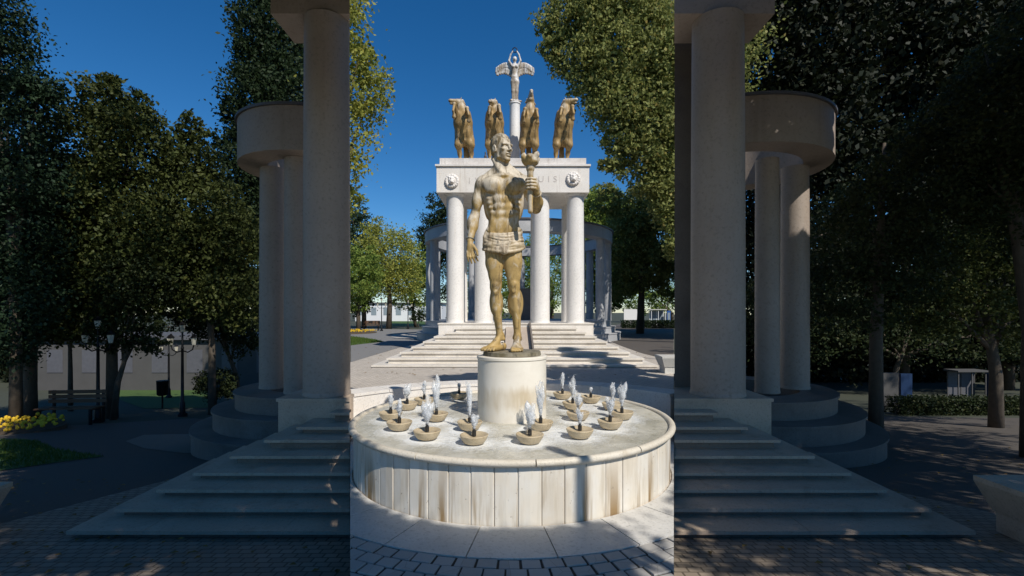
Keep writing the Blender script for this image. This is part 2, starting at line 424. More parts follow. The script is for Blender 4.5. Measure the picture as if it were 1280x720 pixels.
# ------------------------------------------------------------------ statue of the young man
BC = (0.0, 5.23)          # centre of the basin
U = .00851                # one statue unit in metres
def build_statue():
    root = thing('bronze_statue', 'gilded bronze statue of a standing athlete in a loincloth raising a torch', 'statue', (-.042, BC[1], 1.185))
    S = Sculpt()
    C = -5.5
    HF = Frame((-8, -1, 253.0), yaw=R_(43), pitch=0, roll=R_(-3), sc=.93)       # local forward is -y
    def h(x, f, z): return (x, -f, z)
    ell = lambda x, f, z, r, k=2.0, sub=False: S.ell(h(x, f, z), r, k, None, sub, HF)
    ell(0, -2, 6, (11.4, 15.0, 14.0), 2)
    ell(0, 4.5, -5, (9.0, 10.0, 13.5), 3)
    ell(0, 10.8, -16.2, (3.6, 3.3, 3.0), 3.0)
    ell(0, 5.0, -12.8, (5.4, 6.4, 3.6), 3)
    for sx in (-1, 1):
        S.cone(h(6.8 * sx, 1.0, -11.0), h(1.6 * sx, 10.8, -16.0), 2.2, 2.2, 2.0, False, HF)
        S.cone(h(7.8 * sx, -.5, -3), h(7.4 * sx, 1.0, -11.5), 2.2, 2.6, 2.5, False, HF)
        ell(6.6 * sx, 10.2, -2.8, (3.2, 2.8, 2.2), 2)
    S.cone(h(-7.5, 11.6, 3.6), h(0, 14.2, 3.3), 1.7, 1.9, 2, False, HF); S.cone(h(7.5, 11.6, 3.6), h(0, 14.2, 3.3), 1.7, 1.9, 2, False, HF)
    for sx in (-1, 1):
        ell(4.7 * sx, 15.0, .3, (3.2, 3.0, 2.2), 1.0, True)
        ell(4.5 * sx, 11.2, .2, (2.5, 1.9, 1.2), .4)
    S.cone(h(0, 13.8, 2.5), h(0, 17.8, -4.2), 1.5, 1.9, 1.2, False, HF)
    for sx in (-1, 1): ell(1.8 * sx, 15.4, -4.9, (1.4, 1.7, 1.2), 1)
    ell(0, 14.1, -9.0, (4.0, 1.9, 1.1), .9); ell(0, 13.7, -11.6, (3.4, 1.9, 1.3), .9)
    S.cone(h(-3.8, 14.6, -10.2), h(3.8, 14.6, -10.2), .55, .55, .4, True, HF)
    for sx in (-1, 1):
        ell(12.2 * sx, -1.5, -1.0, (1.7, 3.8, 5.6), 1)
        ell(13.9 * sx, -.5, -.4, (1.0, 2.2, 3.4), .8, True)
    # neck, trapezius
    S.cone((-10.5, 3.0, 246), (-6, 2.5, 220), 7.6, 9.4, 3)
    S.cone((-19, 0, 241), (-7, -8.6, 219), 2.4, 2.0, 3)       # sternomastoid
    S.cone((-9, 4, 232), (-30, 3, 215), 6, 6.5, 6); S.cone((-3, 4, 232), (19, 3, 215), 6, 6.5, 6)
    # clavicles
    S.cone((-8, -10, 218), (-31, -4, 217), 1.7, 1.8, 3); S.cone((-3, -10, 218), (20, -4, 217), 1.7, 1.8, 3)
    # ribcage
    S.ell((C, 1, 194), (23, 13.2, 32), 5)
    S.ell((C, 6, 205), (26, 9, 18), 6)
    S.ell((C - .5, 0, 166), (16.8, 11.0, 26), 6)
    for sx in (-1, 1):
        S.ell((C + 12.0 * sx, -10.2, 205.5), (13.2, 5.2, 10.4), 3.2)
        S.cone((C + 14 * sx, -9, 208), (C + 27 * sx, -3, 209), 6.5, 6, 4)
        S.ell((C + 19.5 * sx, 3, 190), (6, 8, 24), 6)                 # lats
        for j in range(4):                                           # serratus
            S.ell((C + (18.6 - j * 1.5) * sx, -6.6 - .3 * j, 190 - 6.0 * j), (3.0, 2.4, 2.3), 2.6)
        for j, (z, w, hh) in enumerate(((188, 6.0, 4.3), (179, 5.8, 4.2), (170.2, 5.4, 4.2))):
            S.ell((C + 6.1 * sx, -11.0 + .2 * j, z), (w + .2, 2.2, hh + .3), 2.4)
        S.ell((C + 14.5 * sx, -1, 150), (6.5, 9, 8), 5)
        S.ell((C + 5 * sx, -9.0, 156), (6.5, 3.2, 11), 2.5)
        S.ell((C + 13.2 * sx, -2.5, 160), (5.0, 8, 14), 5)     # obliques
        S.cone((C + 20 * sx, -5, 151), (C + 6 * sx, -11, 138), 2.0, 2.0, 3)
    S.cone((C, -14.5, 216), (C, -14.8, 196), .8, .8, 1.6, True)
    S.cone((C, -14.8, 192), (C, -14.0, 150), .7, .7, 1.4, True)
    S.ell((C + 1, -14, 164.5), (1.6, 2.2, 1.0), .8, None, True)
    # shoulders
    S.ell((-33.5, .5, 207), (8.0, 9, 12), 5); S.ell((23.5, .5, 208), (8.0, 9, 11.5), 5)
    S.ell((C, 2, 138), (21, 13, 14), 5)
    for sx in (-1, 1): S.ell((C + 9.5 * sx, 9, 130), (11, 9, 12), 5)
    # upper legs
    S.chain([(-17.5, 0, 132), (-17, 0, 110), (-15.2, -1, 86)], [12.6, 10.8, 7.6], 4)
    S.ell((-19.2, -4.5, 112), (6.8, 6.5, 22), 3); S.ell((-13, -5, 108), (6, 6, 20), 3); S.ell((-11.5, -4.2, 92.5), (4, 4.4, 7), 2.4); S.ell((-20, -4, 94), (3.6, 4, 7), 2.4)
    S.chain([(5.2, 0, 132), (6.2, -1, 110), (7, -2, 86)], [12.8, 11.0, 7.8], 4)
    S.ell((9.6, -5.5, 112), (6.8, 6.5, 22), 3); S.ell((2.5, -6, 108), (6.5, 6, 20), 3); S.ell((3.2, -5.2, 92.5), (4, 4.4, 7), 2.4); S.ell((11.8, -5, 94), (3.8, 4, 7), 2.4)
    # knees
    for kx, ky, kz in ((-15.5, -4.2, 81), (7.3, -5.4, 82)):
        S.ell((kx, ky + 2.5, kz), (7.2, 6.6, 8), 2.5); S.ell((kx, ky - 3.2, kz + 1), (3.6, 2.2, 4.2), 1.6); S.ell((kx, ky - 2.6, kz - 7.5), (2.6, 2, 3), 1.4)
    # shins
    S.chain([(-15.4, -.5, 78), (-14.3, 1, 52), (-10.8, 4, 21)], [6.6, 6.0, 4.0], 3)
    S.ell((-18, 4.5, 62), (5.6, 7, 16), 3); S.ell((-11.6, 5.5, 60), (5.4, 7, 15), 3); S.cone((-15, -4.5, 74), (-11.6, 0, 30), 2.2, 1.8, 2)
    S.chain([(7.8, -1.5, 78), (10, 0, 52), (11.7, 1.5, 21)], [6.8, 6.2, 4.1], 3)
    S.ell((4.8, 3.5, 60), (5.6, 7, 15), 3); S.ell((13.2, 3, 60), (6.0, 7.5, 17), 3); S.cone((8, -6, 74), (11.2, -2.6, 30), 2.2, 1.8, 2)
    # feet: heel, instep, ball, toes
    def foot(ax, ay, dx, dy, side):
        L = math.hypot(dx, dy); d = np.array((dx, dy)) / L; p = np.array((-d[1], d[0])) * side
        q = lambda f, s, z: (ax + d[0] * f + p[0] * s, ay + d[1] * f + p[1] * s, z)
        S.ell(q(-5, 0, 5), (4.6, 4.6, 5), 3)
        S.ell(q(-.5, 4.0, 16), 2.2, 2); S.ell(q(-1, -4.0, 14.5), 2.2, 2)
        S.cone(q(0, 0, 19), q(15, 1, 6.5), 4.6, 4.0, 4); S.cone(q(-3, 0, 5), q(19, 2.5, 4), 4.2, 3.8, 3)
        S.cone(q(0, -2, 4.5), q(18, -4.5, 3), 3.4, 2.8, 3); S.cone(q(8, 0, 10), q(20, 3, 4.5), 3.6, 3.2, 3)
        for j, (s, f0, f1, r) in enumerate(((5.2, 21, 30.5, 2.5), (2.0, 22, 30, 1.9), (-.8, 21.5, 28.5, 1.8), (-3.4, 20, 26.4, 1.7), (-5.8, 18, 23.6, 1.6))):
            S.cone(q(f0 - 3, s, 4.2), q((f0 + f1) / 2, s * 1.06, 4.0), r, r, 1.3); S.cone(q((f0 + f1) / 2, s * 1.06, 4.0), q(f1, s * 1.1, r * .9 + .4), r * .95, r * .9, .6)
    foot(-9.5, 6, -17, -24, -1)
    foot(11.8, 4, -1, -30, -1)
    # arm hanging at the image left
    S.chain([(-35, 1, 205), (-39, 2, 188), (-42, 3, 170)], [7.0, 6.4, 5.2], 3)
    S.ell((-39, -2.2, 189), (5.2, 4.8, 13), 3); S.ell((-39.5, 5, 190), (5.2, 4.6, 14), 3)
    S.chain([(-42, 3, 170), (-44.5, -1, 155), (-47, -7, 138)], [6.0, 5.6, 3.8], 3)
    S.ell((-46.4, 0, 160), (5.4, 5.6, 10), 3); S.ell((-41.5, -.5, 161), (4, 4.6, 9), 3)
    S.chain([(-47, -7, 138), (-46.5, -9, 131)], [3.7, 4.0], 2)
    S.ell((-46, -10, 127.5), (5.2, 3.0, 7), 2)
    for j, (dx, l, sp) in enumerate(((-3.7, 12.0, -1.2), (-1.2, 14, .4), (1.3, 13.4, 2.0), (3.6, 11.2, 3.4))):
        a = (-46.6 + dx, -10.5, 123.2); b = (-45.6 + dx + sp * .5, -12.2, 123.2 - l * .5); c = (-44.0 + dx + sp, -10.4, 123.2 - l)
        S.cone(a, b, 1.6, 1.45, .9); S.cone(b, c, 1.45, 1.15, .6)
    S.cone((-43, -10.5, 131), (-38.6, -14, 124.5), 2.2, 1.7, 1.2); S.cone((-38.6, -14, 124.5), (-37.2, -15, 118.5), 1.7, 1.4, .6)
    # bent arm at the image right, holding the torch
    S.chain([(24.5, 1, 206), (30, 0, 192), (35, 0, 179)], [7.0, 6.4, 5.6], 3)
    S.ell((32, 5, 192), (5, 4.5, 11), 3); S.ell((29, -4, 192), (5, 4.5, 10), 3)
    S.chain([(35, -1, 178.5), (36.5, -15, 184), (34.5, -31, 191)], [6.4, 6.2, 3.9], 3)
    S.ell((37, -10, 182), (5.6, 10, 5.8), 3)
    TX, TY = 26.6, -36.0
    S.chain([(34.5, -31, 191), (33.8, -34, 196)], [3.9, 4.2], 2)
    S.ell((33, -36, 200), (3.6, 6.0, 8.0), 2.5); S.ell((33.6, -33.5, 196), (3.6, 4.6, 5), 2)
    for j in range(4):
        z = 205.0 - 3.7 * j; e = (0, .3, .2, -.5)[j]
        pts = [(33.2, -38.2, z - 1), (31.8, -42.0, z - .4), (27.4 , -43.2 - e * .4, z), (23.2 - e, -41.6, z), (21.4, -38.0, z - .5)]
        S.chain(pts, [2.0, 1.75, 1.6, 1.5, 1.35], .8)
    S.chain([(33, -32.5, 198), (30, -29.6, 204), (26, -30.4, 209)], [2.4, 2.1, 1.6], 1)
    body = S.build('body', .85, U, M['bronze'], root)
    # hair, combed back in ridges
    Hs = Sculpt()
    Hs.ell(h(0, -2.6, 7.0), (12.2, 15.6, 14.2), 1, None, False, HF)
    Hs.ell(h(0, -9.5, -4), (9.0, 6.6, 8), 3, None, False, HF)
    for sx in (-1, 1): Hs.cone(h(10.6 * sx, 1.5, 4), h(10.6 * sx, 1.4, -3), 1.4, .9, 1.5, False, HF)
    def hairline(P):
        q = (P - HF.off) @ HF.R / HF.sc; f = -q[..., 1]; z = q[..., 2]; x = np.abs(q[..., 0])
        return (1.2 + .62 * (z + 2) + .06 * (12 - x) * np.clip(z, 0, 12) * .1 - f) * .85
    Hs.add(hairline, HF.off - 30, HF.off + 30, .8, True)
    Hs.ell(h(0, 0, -20), (30, 40, 11.5), 1, None, True, HF)
    for sx in (-1, 1): Hs.ell(h(13.2 * sx, -1.2, -3.0), (3.4, 4.4, 6.0), .8, None, True, HF)
    Rinv = HF.R.T
    def hd(G):
        q = (G - HF.off) @ HF.R
        a = q[..., 0] * 1.25 + np.sin(q[..., 1] * .35) * 1.4
        return (np.sin(a * 1.25 + np.sin(q[..., 2] * .45) * 1.2) * .42 + np.sin(q[..., 1] * .9 + q[..., 0] * .5) * .25).astype(np.float32)
    Hs.build('hair', .7, U, M['hair'], root, hd)
    # loincloth
    Lc = Sculpt()
    Lc.ell((C - .3, 1, 137), (23.6, 15.2, 12.0), 2)
    Lc.ell((C, -5, 130), (13, 11, 9), 4)
    Lc.ell((C, 30, 118), (60, 29, 8), 2, None, True)
    for sx in (-1, 1):
        Lc.ell((C + 12 * sx, -2, 131), (13.5, 13.8, 7), 4)
    for j in range(8):
        zl = 149 - 3.0 * j; zr = 152 - 3.2 * j; zc = 143.5 - 2.9 * j - (1.5 if j > 4 else 0)
        r = 1.5 + .35 * math.sin(j * 2.1)
        pts = []
        for i in range(13):
            t = i / 12; a = PI * (1.02 - 1.04 * t)
            rx = 21.6 + .62 * j + .3 * math.sin(j * 1.7); ry = 14.6 + (.9 if j in (2, 5) else 0) + j * .5
            x = C + rx * math.cos(a); y = 1 - ry * math.sin(a) ** .9 if math.sin(a) > 0 else 1
            z = zl + (zr - zl) * t; sag = (zl + zr) / 2 - zc
            z -= sag * math.sin(PI * t) ** 2 + .9 * math.sin(3 * PI * t + j)
            pts.append((x, y, z))
        Lc.chain(pts, [r * (.8 + .35 * math.sin(PI * i / 12)) for i in range(13)], 1.0)
        back = [(C + (21.4 + .62 * j) * math.cos(PI * (1 + q / 8)), 1 + 17.0 * abs(math.sin(PI * (1 + q / 8))), zl + (zr - zl) * q / 8) for q in range(9)]
        Lc.chain(back, [r] * 9, 1.0)
    Lc.chain([(-26.5, -4, 150), (-28.5, -5, 142), (-30, -4, 132)], [2.2, 2.8, 2], 1.5)
    Lc.ell((C + 1, -16.5, 124), (4.5, 3.2, 5.5), 2.5)
    Lc.cone((C - 6, -16, 135), (C + 1, -18, 121), 1.3, 1.2, 1); Lc.cone((C + 9, -16, 135), (C + 2, -18, 121), 1.3, 1.2, 1)
    Lc.build('loincloth', .85, U, M['cloth'], root)
    # torch
    T = Sculpt()
    T.cone((TX, TY, 168), (TX, TY, 221), 3.0, 4.0, .5)
    T.cone((TX, TY, 218.5), (TX, TY, 220), 5.0, 5.0, .6)
    T.build('torch_handle', .7, U, M['bronze'], root)
    T = Sculpt()
    T.ell((TX, TY, 226.5), (8.8, 8.8, 6.0), 1); T.ell((TX, TY, 235.5), (7.4, 7.4, 5), 1.2, None, True)
    for i in range(6):
        a = 2 * PI * i / 6 + .25; hh = (8.0, 10, 7, 9, 6.5, 12)[i]; rr = 7.4
        x, y = TX + rr * math.cos(a), TY + rr * math.sin(a)
        T.chain([(x, y, 227), (TX + (rr + 1.4) * math.cos(a + .2), TY + (rr + 1.4) * math.sin(a + .2), 227 + hh * .55), (TX + (rr + 2.0) * math.cos(a + .45), TY + (rr + 2.0) * math.sin(a + .45), 226 + hh)], [2.4, 2.6, .3], 4.0)
    T.chain([(TX, TY, 226), (TX - 1.5, TY, 231), (TX + 1.5, TY, 236.5)], [5, 3.0, .5], 3)
    T.build('torch_flame', .7, U, M['bronze'], root)
    # bracelets
    for nm, c, d, r in (('bracelet', (-46.9, -6.6, 139), (-.12, -.4, -.9), 4.6), ('bracelet', (34.8, -29.5, 190.5), (-.15, -.9, .42), 4.8)):
        B = Sculpt(); d = Vector(d).normalized(); u = d.orthogonal().normalized(); v = d.cross(u)
        ring = [tuple(Vector(c) + (u * math.cos(2 * PI * i / 12) + v * math.sin(2 * PI * i / 12)) * r) for i in range(13)]
        B.chain(ring, [.9] * 13, .5)
        B.build(nm, .5, U, M['slab' if c[0] < 0 else 'cloth'], root)
    bm = bmesh.new(); lathe(bm, [(.30, -.045), (.31, -.04), (.305, -.005), (.295, 0), (0, .001)], 48, (.042, 0, 0))
    bobj('base_slab', bm, M['slab'], root, auto=40)
build_statue()

# ------------------------------------------------------------------ fountain
def build_fountain():
    root = thing('fountain_basin', 'large round pale stone fountain basin faced with stained vertical slabs', 'fountain', (BC[0], BC[1], 0))
    R = 1.612
    # slabs
    bm = bmesh.new(); n = 57; zt = .450
    for i in range(n):
        w = .42 + .10 * random.random()
        a0 = 2 * PI * (i) / n + .0010; a1 = 2 * PI * (i + 1) / n - .0010
        dr = random.uniform(-.003, .003)
        prof = []
        for a, rr in ((a0, R - .006 + dr), (a0 + .004, R + dr), ((a0 + a1) / 2, R + dr + .001), (a1 - .004, R + dr), (a1, R - .006 + dr)):
            prof.append((rr * math.cos(a), rr * math.sin(a)))
        prof += [((R - .06) * math.cos(a1), (R - .06) * math.sin(a1)), ((R - .06) * math.cos(a0), (R - .06) * math.sin(a0))]
        prism(bm, prof, 0.004, zt)
    bobj('basin_wall', bm, M['wall'], root)
    # rim, cut in long blocks
    bm = bmesh.new(); nb = 11
    for i in range(nb):
        a0 = 2 * PI * i / nb + .003 + .25; a1 = 2 * PI * (i + 1) / nb - .003 + .25
        m = 14; rings = []
        for k in range(m + 1):
            a = a0 + (a1 - a0) * k / m
            ring = []
            for q in range(12):
                t = 2 * PI * q / 12
                rr = R + .016 + .034 * math.cos(t); zz = zt + .002 + .031 + .030 * math.sin(t)
                ring.append(bm.verts.new((rr * math.cos(a), rr * math.sin(a), zz)))
            rings.append(ring)
        for A, B in zip(rings, rings[1:]):
            for q in range(12): bm.faces.new((A[q], A[(q + 1) % 12], B[(q + 1) % 12], B[q]))
        bm.faces.new(rings[0]); bm.faces.new(rings[-1][::-1])
    bobj('rim', bm, M['rim'], root, auto=40)
    return root

# bowls: pixel of the bowl top centre in the photograph, jet height (m), jet width
Z1 = lambda x, y: (430 + x / 2.571, 440 + y / 2.571)
BOWLS = [
    ((150, 192), .13, .035, 'stone fountain bowl at the far left edge of the basin, low jet'),
    ((178, 222), .16, .035, 'stone fountain bowl second from the left, just in front of the leftmost bowl'),
    ((203, 162), .17, .05, 'stone fountain bowl at the back left under the shadow on the parapet'),
    ((267, 250), .25, .06, 'stone fountain bowl with a wide bubbling jet, front left of the basin'),
    ((297, 195), .33, .05, 'stone fountain bowl with the tallest jet left of the pedestal'),
    ((258, 148), .15, .03, 'stone fountain bowl at the back left with a short thin jet'),
    ((370, 130), .06, .02, 'stone fountain bowl standing in the statue shadow beside the pedestal'),
    ((404, 222), .33, .025, 'stone fountain bowl with a thin tall jet touching the pedestal at its left'),
    ((418, 264), .11, .04, 'stone fountain bowl at the front with a low jet, left of centre'),
    ((597, 262), .22, .06, 'wide stained fountain bowl at the front with a bulging jet, right of centre'),
    ((632, 222), .36, .04, 'stone fountain bowl with a tall jet right against the pedestal'),
    ((702, 130), .20, .025, 'stone fountain bowl at the back just right of the pedestal'),
    ((735, 160), .27, .04, 'stone fountain bowl in the second row right of the pedestal'),
    ((752, 192), .18, .05, 'stone fountain bowl in the middle of the right group, third from the back'),
    ((793, 142), .05, .02, 'stone fountain bowl at the back right with almost no water'),
    ((758, 246), .13, .03, 'brown stained fountain bowl at the front right with a small jet'),
    ((855, 218), .17, .05, 'stone fountain bowl front right beside the wet rim'),
    ((893, 190), .26, .05, 'stone fountain bowl furthest right with a wide jet'),
    ((863, 163), .17, .03, 'stone fountain bowl at the back of the far right group'),
]
ZB = .485
def bowl_pos(p):
    x, y = Z1(*p); z = (EYE - ZB - .085) * F / (y - HY)
    return PX(x, z), z
BP = [bowl_pos(b[0]) for b in BOWLS]

def wall_mat():
    t = NT('basin_slabs'); o = t.map((1, 1, 1)); g = t.n('ShaderNodeNewGeometry')
    base = t.mix(g.outputs['Random Per Island'], (.72, .65, .54), (.60, .53, .43))
    base = t.mix(t.ramp(t.noise(t.map((2, 2, 1)), 2, 8, .65), .45, .75), base, (.74, .71, .65))
    veins = t.noise(t.map((9, 9, .8)), 2.0, 7, .65, .3)
    c = t.mix(t.math('MULTIPLY', t.ramp(veins, .5, .72), .5), base, (.42, .34, .23))
    st = t.noise(t.map((6, 6, .5)), 1.0, 4, .55)
    sp = t.n('ShaderNodeSeparateXYZ'); t.l(t.tc.outputs['Object'], sp.inputs[0])
    low = t.ramp(sp.outputs['Z'], .05, .45, (1, 1, 1, 1), (.1, .1, .1, 1))
    c = t.mix(t.math('MULTIPLY', t.math('MULTIPLY', t.ramp(st, .53, .61), low), .95), c, (.26, .16, .06))
    pits = t.ramp(t.noise(t.map((1, 1, .6)), 30, 3, .7), .66, .72)
    c = t.mix(t.math('MULTIPLY', pits, .7), c, (.25, .2, .14))
    t.col(c); t.rough(.6); t.bump(t.math('MULTIPLY', pits, -1.0), .4, .004)
    return t.m
M['wall'] = wall_mat()
M['rim'] = stone('rim_stone', (.66, .60, .50), (.54, .48, .38), (.34, .26, .15), .5, streak=False, gs=1.4)
M['bowl'] = stone('bowl_stone', (.56, .46, .31), (.36, .27, .15), (.17, .10, .04), .95, gs=3.0)

def top_mat():
    t = NT('wet_basin_stone'); o = t.map((1, 1, 1))
    n = t.noise(o, 2.6, 8, .7, .8)
    c = t.mix(t.ramp(n, .35, .68), (.40, .38, .31), (.62, .59, .51))
    c = t.mix(t.math('MULTIPLY', t.ramp(t.noise(o, 11, 6, .7, .5), .5, .7), .5), c, (.24, .21, .13))
    at = t.n('ShaderNodeAttribute'); at.attribute_name = 'foam'
    fn = t.noise(t.map((1, 1, 1)), 14, 6, .7, 1.0)
    f = t.math('ADD', at.outputs['Fac'], t.math('MULTIPLY', t.math('SUBTRACT', fn, .5), 1.1))
    f = t.ramp(f, .16, .62)
    c = t.mix(t.math('MULTIPLY', f, .92), c, (.80, .81, .80))
    # radial slab joints
    t.col(c)
    r = t.ramp(t.noise(o, 3, 4), .4, .6, (.12, .12, .12, 1), (.5, .5, .5, 1)); t.l(r, t.b.inputs['Roughness'])
    t.bump(t.math('ADD', t.noise(o, 25, 5, .6, .6), f), .55, .012)
    return t.m
M['top'] = top_mat()

def water_mat(name='water_spray', alpha=.5):
    t = NT(name)
    t.col((.86, .88, .90)); t.rough(.12)
    t.b.inputs['IOR'].default_value = 1.33
    t.b.inputs['Transmission Weight'].default_value = .3
    tr = t.n('ShaderNodeBsdfTransparent'); mx = t.n('ShaderNodeMixShader')
    nz = t.ramp(t.noise(t.map((1, 1, .5)), 42, 4, .7), .38, .62)
    f = t.math('MULTIPLY', nz, alpha); f = t.math('ADD', f, .08)
    t.l(f, mx.inputs[0]); t.l(tr.outputs[0], mx.inputs[1]); t.l(t.b.outputs[0], mx.inputs[2]); t.l(mx.outputs[0], t.out.inputs[0])
    return t.m
M['water'] = water_mat()

FR = build_fountain()
# basin top as a fine polar sheet with a foam attribute
nr, na = 70, 220; R0, R1 = .30, 1.598
vs = []; fo = []
for i in range(nr + 1):
    r = R0 + (R1 - R0) * i / nr
    for j in range(na):
        a = 2 * PI * j / na; x, y = r * math.cos(a), r * math.sin(a)
        v = 0
        for (bx, bz), b in zip(BP, BOWLS):
            d2 = (x - bx) ** 2 + (y - (bz - BC[1])) ** 2
            v += (.75 + b[1]) * math.exp(-d2 / (.21 ** 2))
        fo.append(min(v, 1.0)); vs.append((x, y, ZB + .003 * math.sin(a * 3)))
fs = [(i * na + j, i * na + (j + 1) % na, (i + 1) * na + (j + 1) % na, (i + 1) * na + j) for i in range(nr) for j in range(na)]
me = bpy.data.meshes.new('basin_top'); me.from_pydata(vs, [], fs); me.update()
att = me.attributes.new('foam', 'FLOAT', 'POINT'); att.data.foreach_set('value', fo)
mobj('basin_top', me, M['top'], FR, True)

# pedestal
def ped_mat():
    t = NT('pedestal_marble'); o = t.map((1, 1, 1))
    sp = t.n('ShaderNodeSeparateXYZ'); t.l(t.tc.outputs['Object'], sp.inputs[0])
    c = t.mix(t.ramp(t.noise(o, 3, 7, .65, .5), .35, .7), (.76, .71, .62), (.68, .62, .52))
    f = t.math('ADD', sp.outputs['Z'], t.math('MULTIPLY', t.noise(t.map((6, 6, .6)), 2, 6, .6), .25))
    stain = t.ramp(f, .42, .50, (1, 1, 1, 1), (0, 0, 0, 1))
    stain2 = t.ramp(t.noise(t.map((5, 5, .8)), 1.6, 6, .6), .3, .65)
    low = t.ramp(f, .22, .3)
    c = t.mix(t.math('MULTIPLY', t.math('MULTIPLY', t.math('MULTIPLY', stain, stain2), low), .75), c, (.46, .36, .22))
    t.col(c); t.rough(.5); t.bump(t.noise(o, 50, 4), .15, .004)
    return t.m
M['ped'] = ped_mat()
pd = thing('statue_pedestal', 'cylindrical cream stone pedestal with brown water stain under the statue', 'pedestal', (BC[0], BC[1], ZB))
bm = bmesh.new(); lathe(bm, [(.366, 0), (.366, .615), (.364, .616)], 72); bobj('drum', bm, M['ped'], pd, auto=40)
bm = bmesh.new(); lathe(bm, [(.368, .619), (.374, .625), (.374, .647), (.366, .655), (0, .655)], 72); bobj('cap', bm, M['ped'], pd, auto=40)

# bowls and jets
for i, ((bx, bz), b) in enumerate(zip(BP, BOWLS)):
    t = thing('fountain_bowl', b[3], 'fountain bowl', (bx, bz, ZB + .003), RNG.uniform(0, 6), 'small bowls with jets on the fountain basin')
    if i == 0:
        bm = bmesh.new(); lathe(bm, [(.052, 0), (.078, .012), (.098, .042), (.108, .068), (.104, .073), (.090, .069), (.065, .058), (0, .055)], 28)
        bowl_me = bobj('bowl', bm, M['bowl'], t, auto=50).data
        bm = bmesh.new(); lathe(bm, [(.016, .06), (.016, .10), (.011, .102), (.011, .125), (0, .125)], 12)
        noz_me = bobj('nozzle', bm, M['nozzle'], t, auto=40).data
    else:
        mobj('bowl', bowl_me, None, t); mobj('nozzle', noz_me, None, t)
    t.scale = (1.12,) * 3; H, W = b[1] * .85, b[2] * 1.35
    bm = bmesh.new()
    random.seed(i * 3 + 1)
    if H > .04:
        bmesh.ops.create_icosphere(bm, subdivisions=1, radius=.017, matrix=Matrix.Translation((0, 0, .122)))
        for s in range(9):
            ox, oy = [max(-.6, min(.6, random.gauss(0, .4))) * W for _ in (0, 1)]; hh = H * random.uniform(.45, 1.05)
            pts = [(0, 0, .112), (ox * .03, oy * .03, .128)]; rr = [.009, .008]
            for k in range(1, 10):
                u = k / 9; pts.append((ox * u ** 1.4 + random.uniform(-.003, .003), oy * u ** 1.4 + random.uniform(-.003, .003), .13 + hh * u)); rr.append((.006 + W * .30 * math.sin(PI * min(u * .93, 1)) ** .8) * random.uniform(.55, 1.15) + .0015)
            rr[-1] = .003
            tube(bm, pts, rr, 7)
        for s in range(60):
            a = random.uniform(0, 2 * PI); z = random.uniform(.0, 1.1) ; q = abs(random.gauss(0, .7)) * W * (1.2 - .4 * z)
            r = random.uniform(.0012, .0038)
            bmesh.ops.create_icosphere(bm, subdivisions=1, radius=r, matrix=Matrix.Translation((q * math.cos(a), q * math.sin(a), .1 + z * H)))
        bobj('water_jet', bm, M['water'], t, True)
    else:
        bm.free()
random.seed(5)

# parapet behind the basin
pp = thing('parapet', 'curved white stone parapet behind the fountain basin', 'low wall', (BC[0], BC[1], 0))
bm = bmesh.new(); arcwall(bm, (0, 0), 3.0, 3.28, 0, .36, R_(90 - 50.5), R_(90 + 50.5), 60); bobj('wall', bm, M['marble'], pp, auto=40)
bm = bmesh.new()
for i in range(9):
    a0 = R_(90 - 50.5 + i * 101 / 9) + .0012; a1 = R_(90 - 50.5 + (i + 1) * 101 / 9) - .0012
    arcwall(bm, (0, 0), 2.985, 3.42, .362, .405, a0, a1, 8)
bobj('coping', bm, M['marble'], pp, auto=40)

# paving band round the basin, and front setts
bm = bmesh.new()
for i in range(22):
    a0 = 2 * PI * i / 22 + .0022; a1 = 2 * PI * (i + 1) / 22 - .0022
    arcwall(bm, BC, 1.63, 2.09, -.02, .018, a0, a1, 8)
def clip_terrace(bm):
    for sg in (-1, 1):
        g = bm.verts[:] + bm.edges[:] + bm.faces[:]
        res = bmesh.ops.bisect_plane(bm, geom=g, plane_co=(0, 0, 0), plane_no=(sg, -.331, 0), clear_outer=True)
        es = [e for e in res['geom_cut'] if isinstance(e, bmesh.types.BMEdge)]
        bmesh.ops.holes_fill(bm, edges=es, sides=8)
clip_terrace(bm)
o = bobj('paving_band', bm, M['cap']); struct(o)
bm = bmesh.new(); arcwall(bm, BC, 2.092, 3.5, -.03, .007, PI, 2 * PI, 60); clip_terrace(bm)
o = bobj('sett_joints', bm, M['joint']); struct(o)
bm = bmesh.new()
r = 2.10
while r < 3.35:
    w = .112
    n = int(2 * PI * r / .135); off = random.random()
    for i in range(n):
        a = 2 * PI * (i + off) / n
        x = BC[0] + (r + w / 2) * math.cos(a); y = BC[1] + (r + w / 2) * math.sin(a)
        if y > 4.2 or abs(x) > .34 * y + .15: continue
        da = .0635 / (r + w / 2) * random.uniform(.93, 1.02); dz = random.uniform(.012, .020)
        q = [(r + .005, a - da), (r + .005, a + da), (r + w - .004, a + da * .98), (r + w - .004, a - da * .98)]
        qq = [(BC[0] + rr * math.cos(aa), BC[1] + rr * math.sin(aa)) for rr, aa in q]
        c = (sum(p[0] for p in qq) / 4, sum(p[1] for p in qq) / 4)
        s = .965
        lo_ = [bm.verts.new((p[0], p[1], -.02)) for p in qq]; mi = [bm.verts.new((p[0], p[1], dz - .004)) for p in qq]
        hi_ = [bm.verts.new((c[0] + (p[0] - c[0]) * s, c[1] + (p[1] - c[1]) * s, dz + random.uniform(-.001, .001))) for p in qq]
        for A, B in ((lo_, mi), (mi, hi_)):
            for k in range(4): bm.faces.new((A[k], A[(k + 1) % 4], B[(k + 1) % 4], B[k]))
        bm.faces.new(hi_)
    r += .116
clip_terrace(bm)
o = bobj('paving_setts', bm, M['setts']); struct(o)

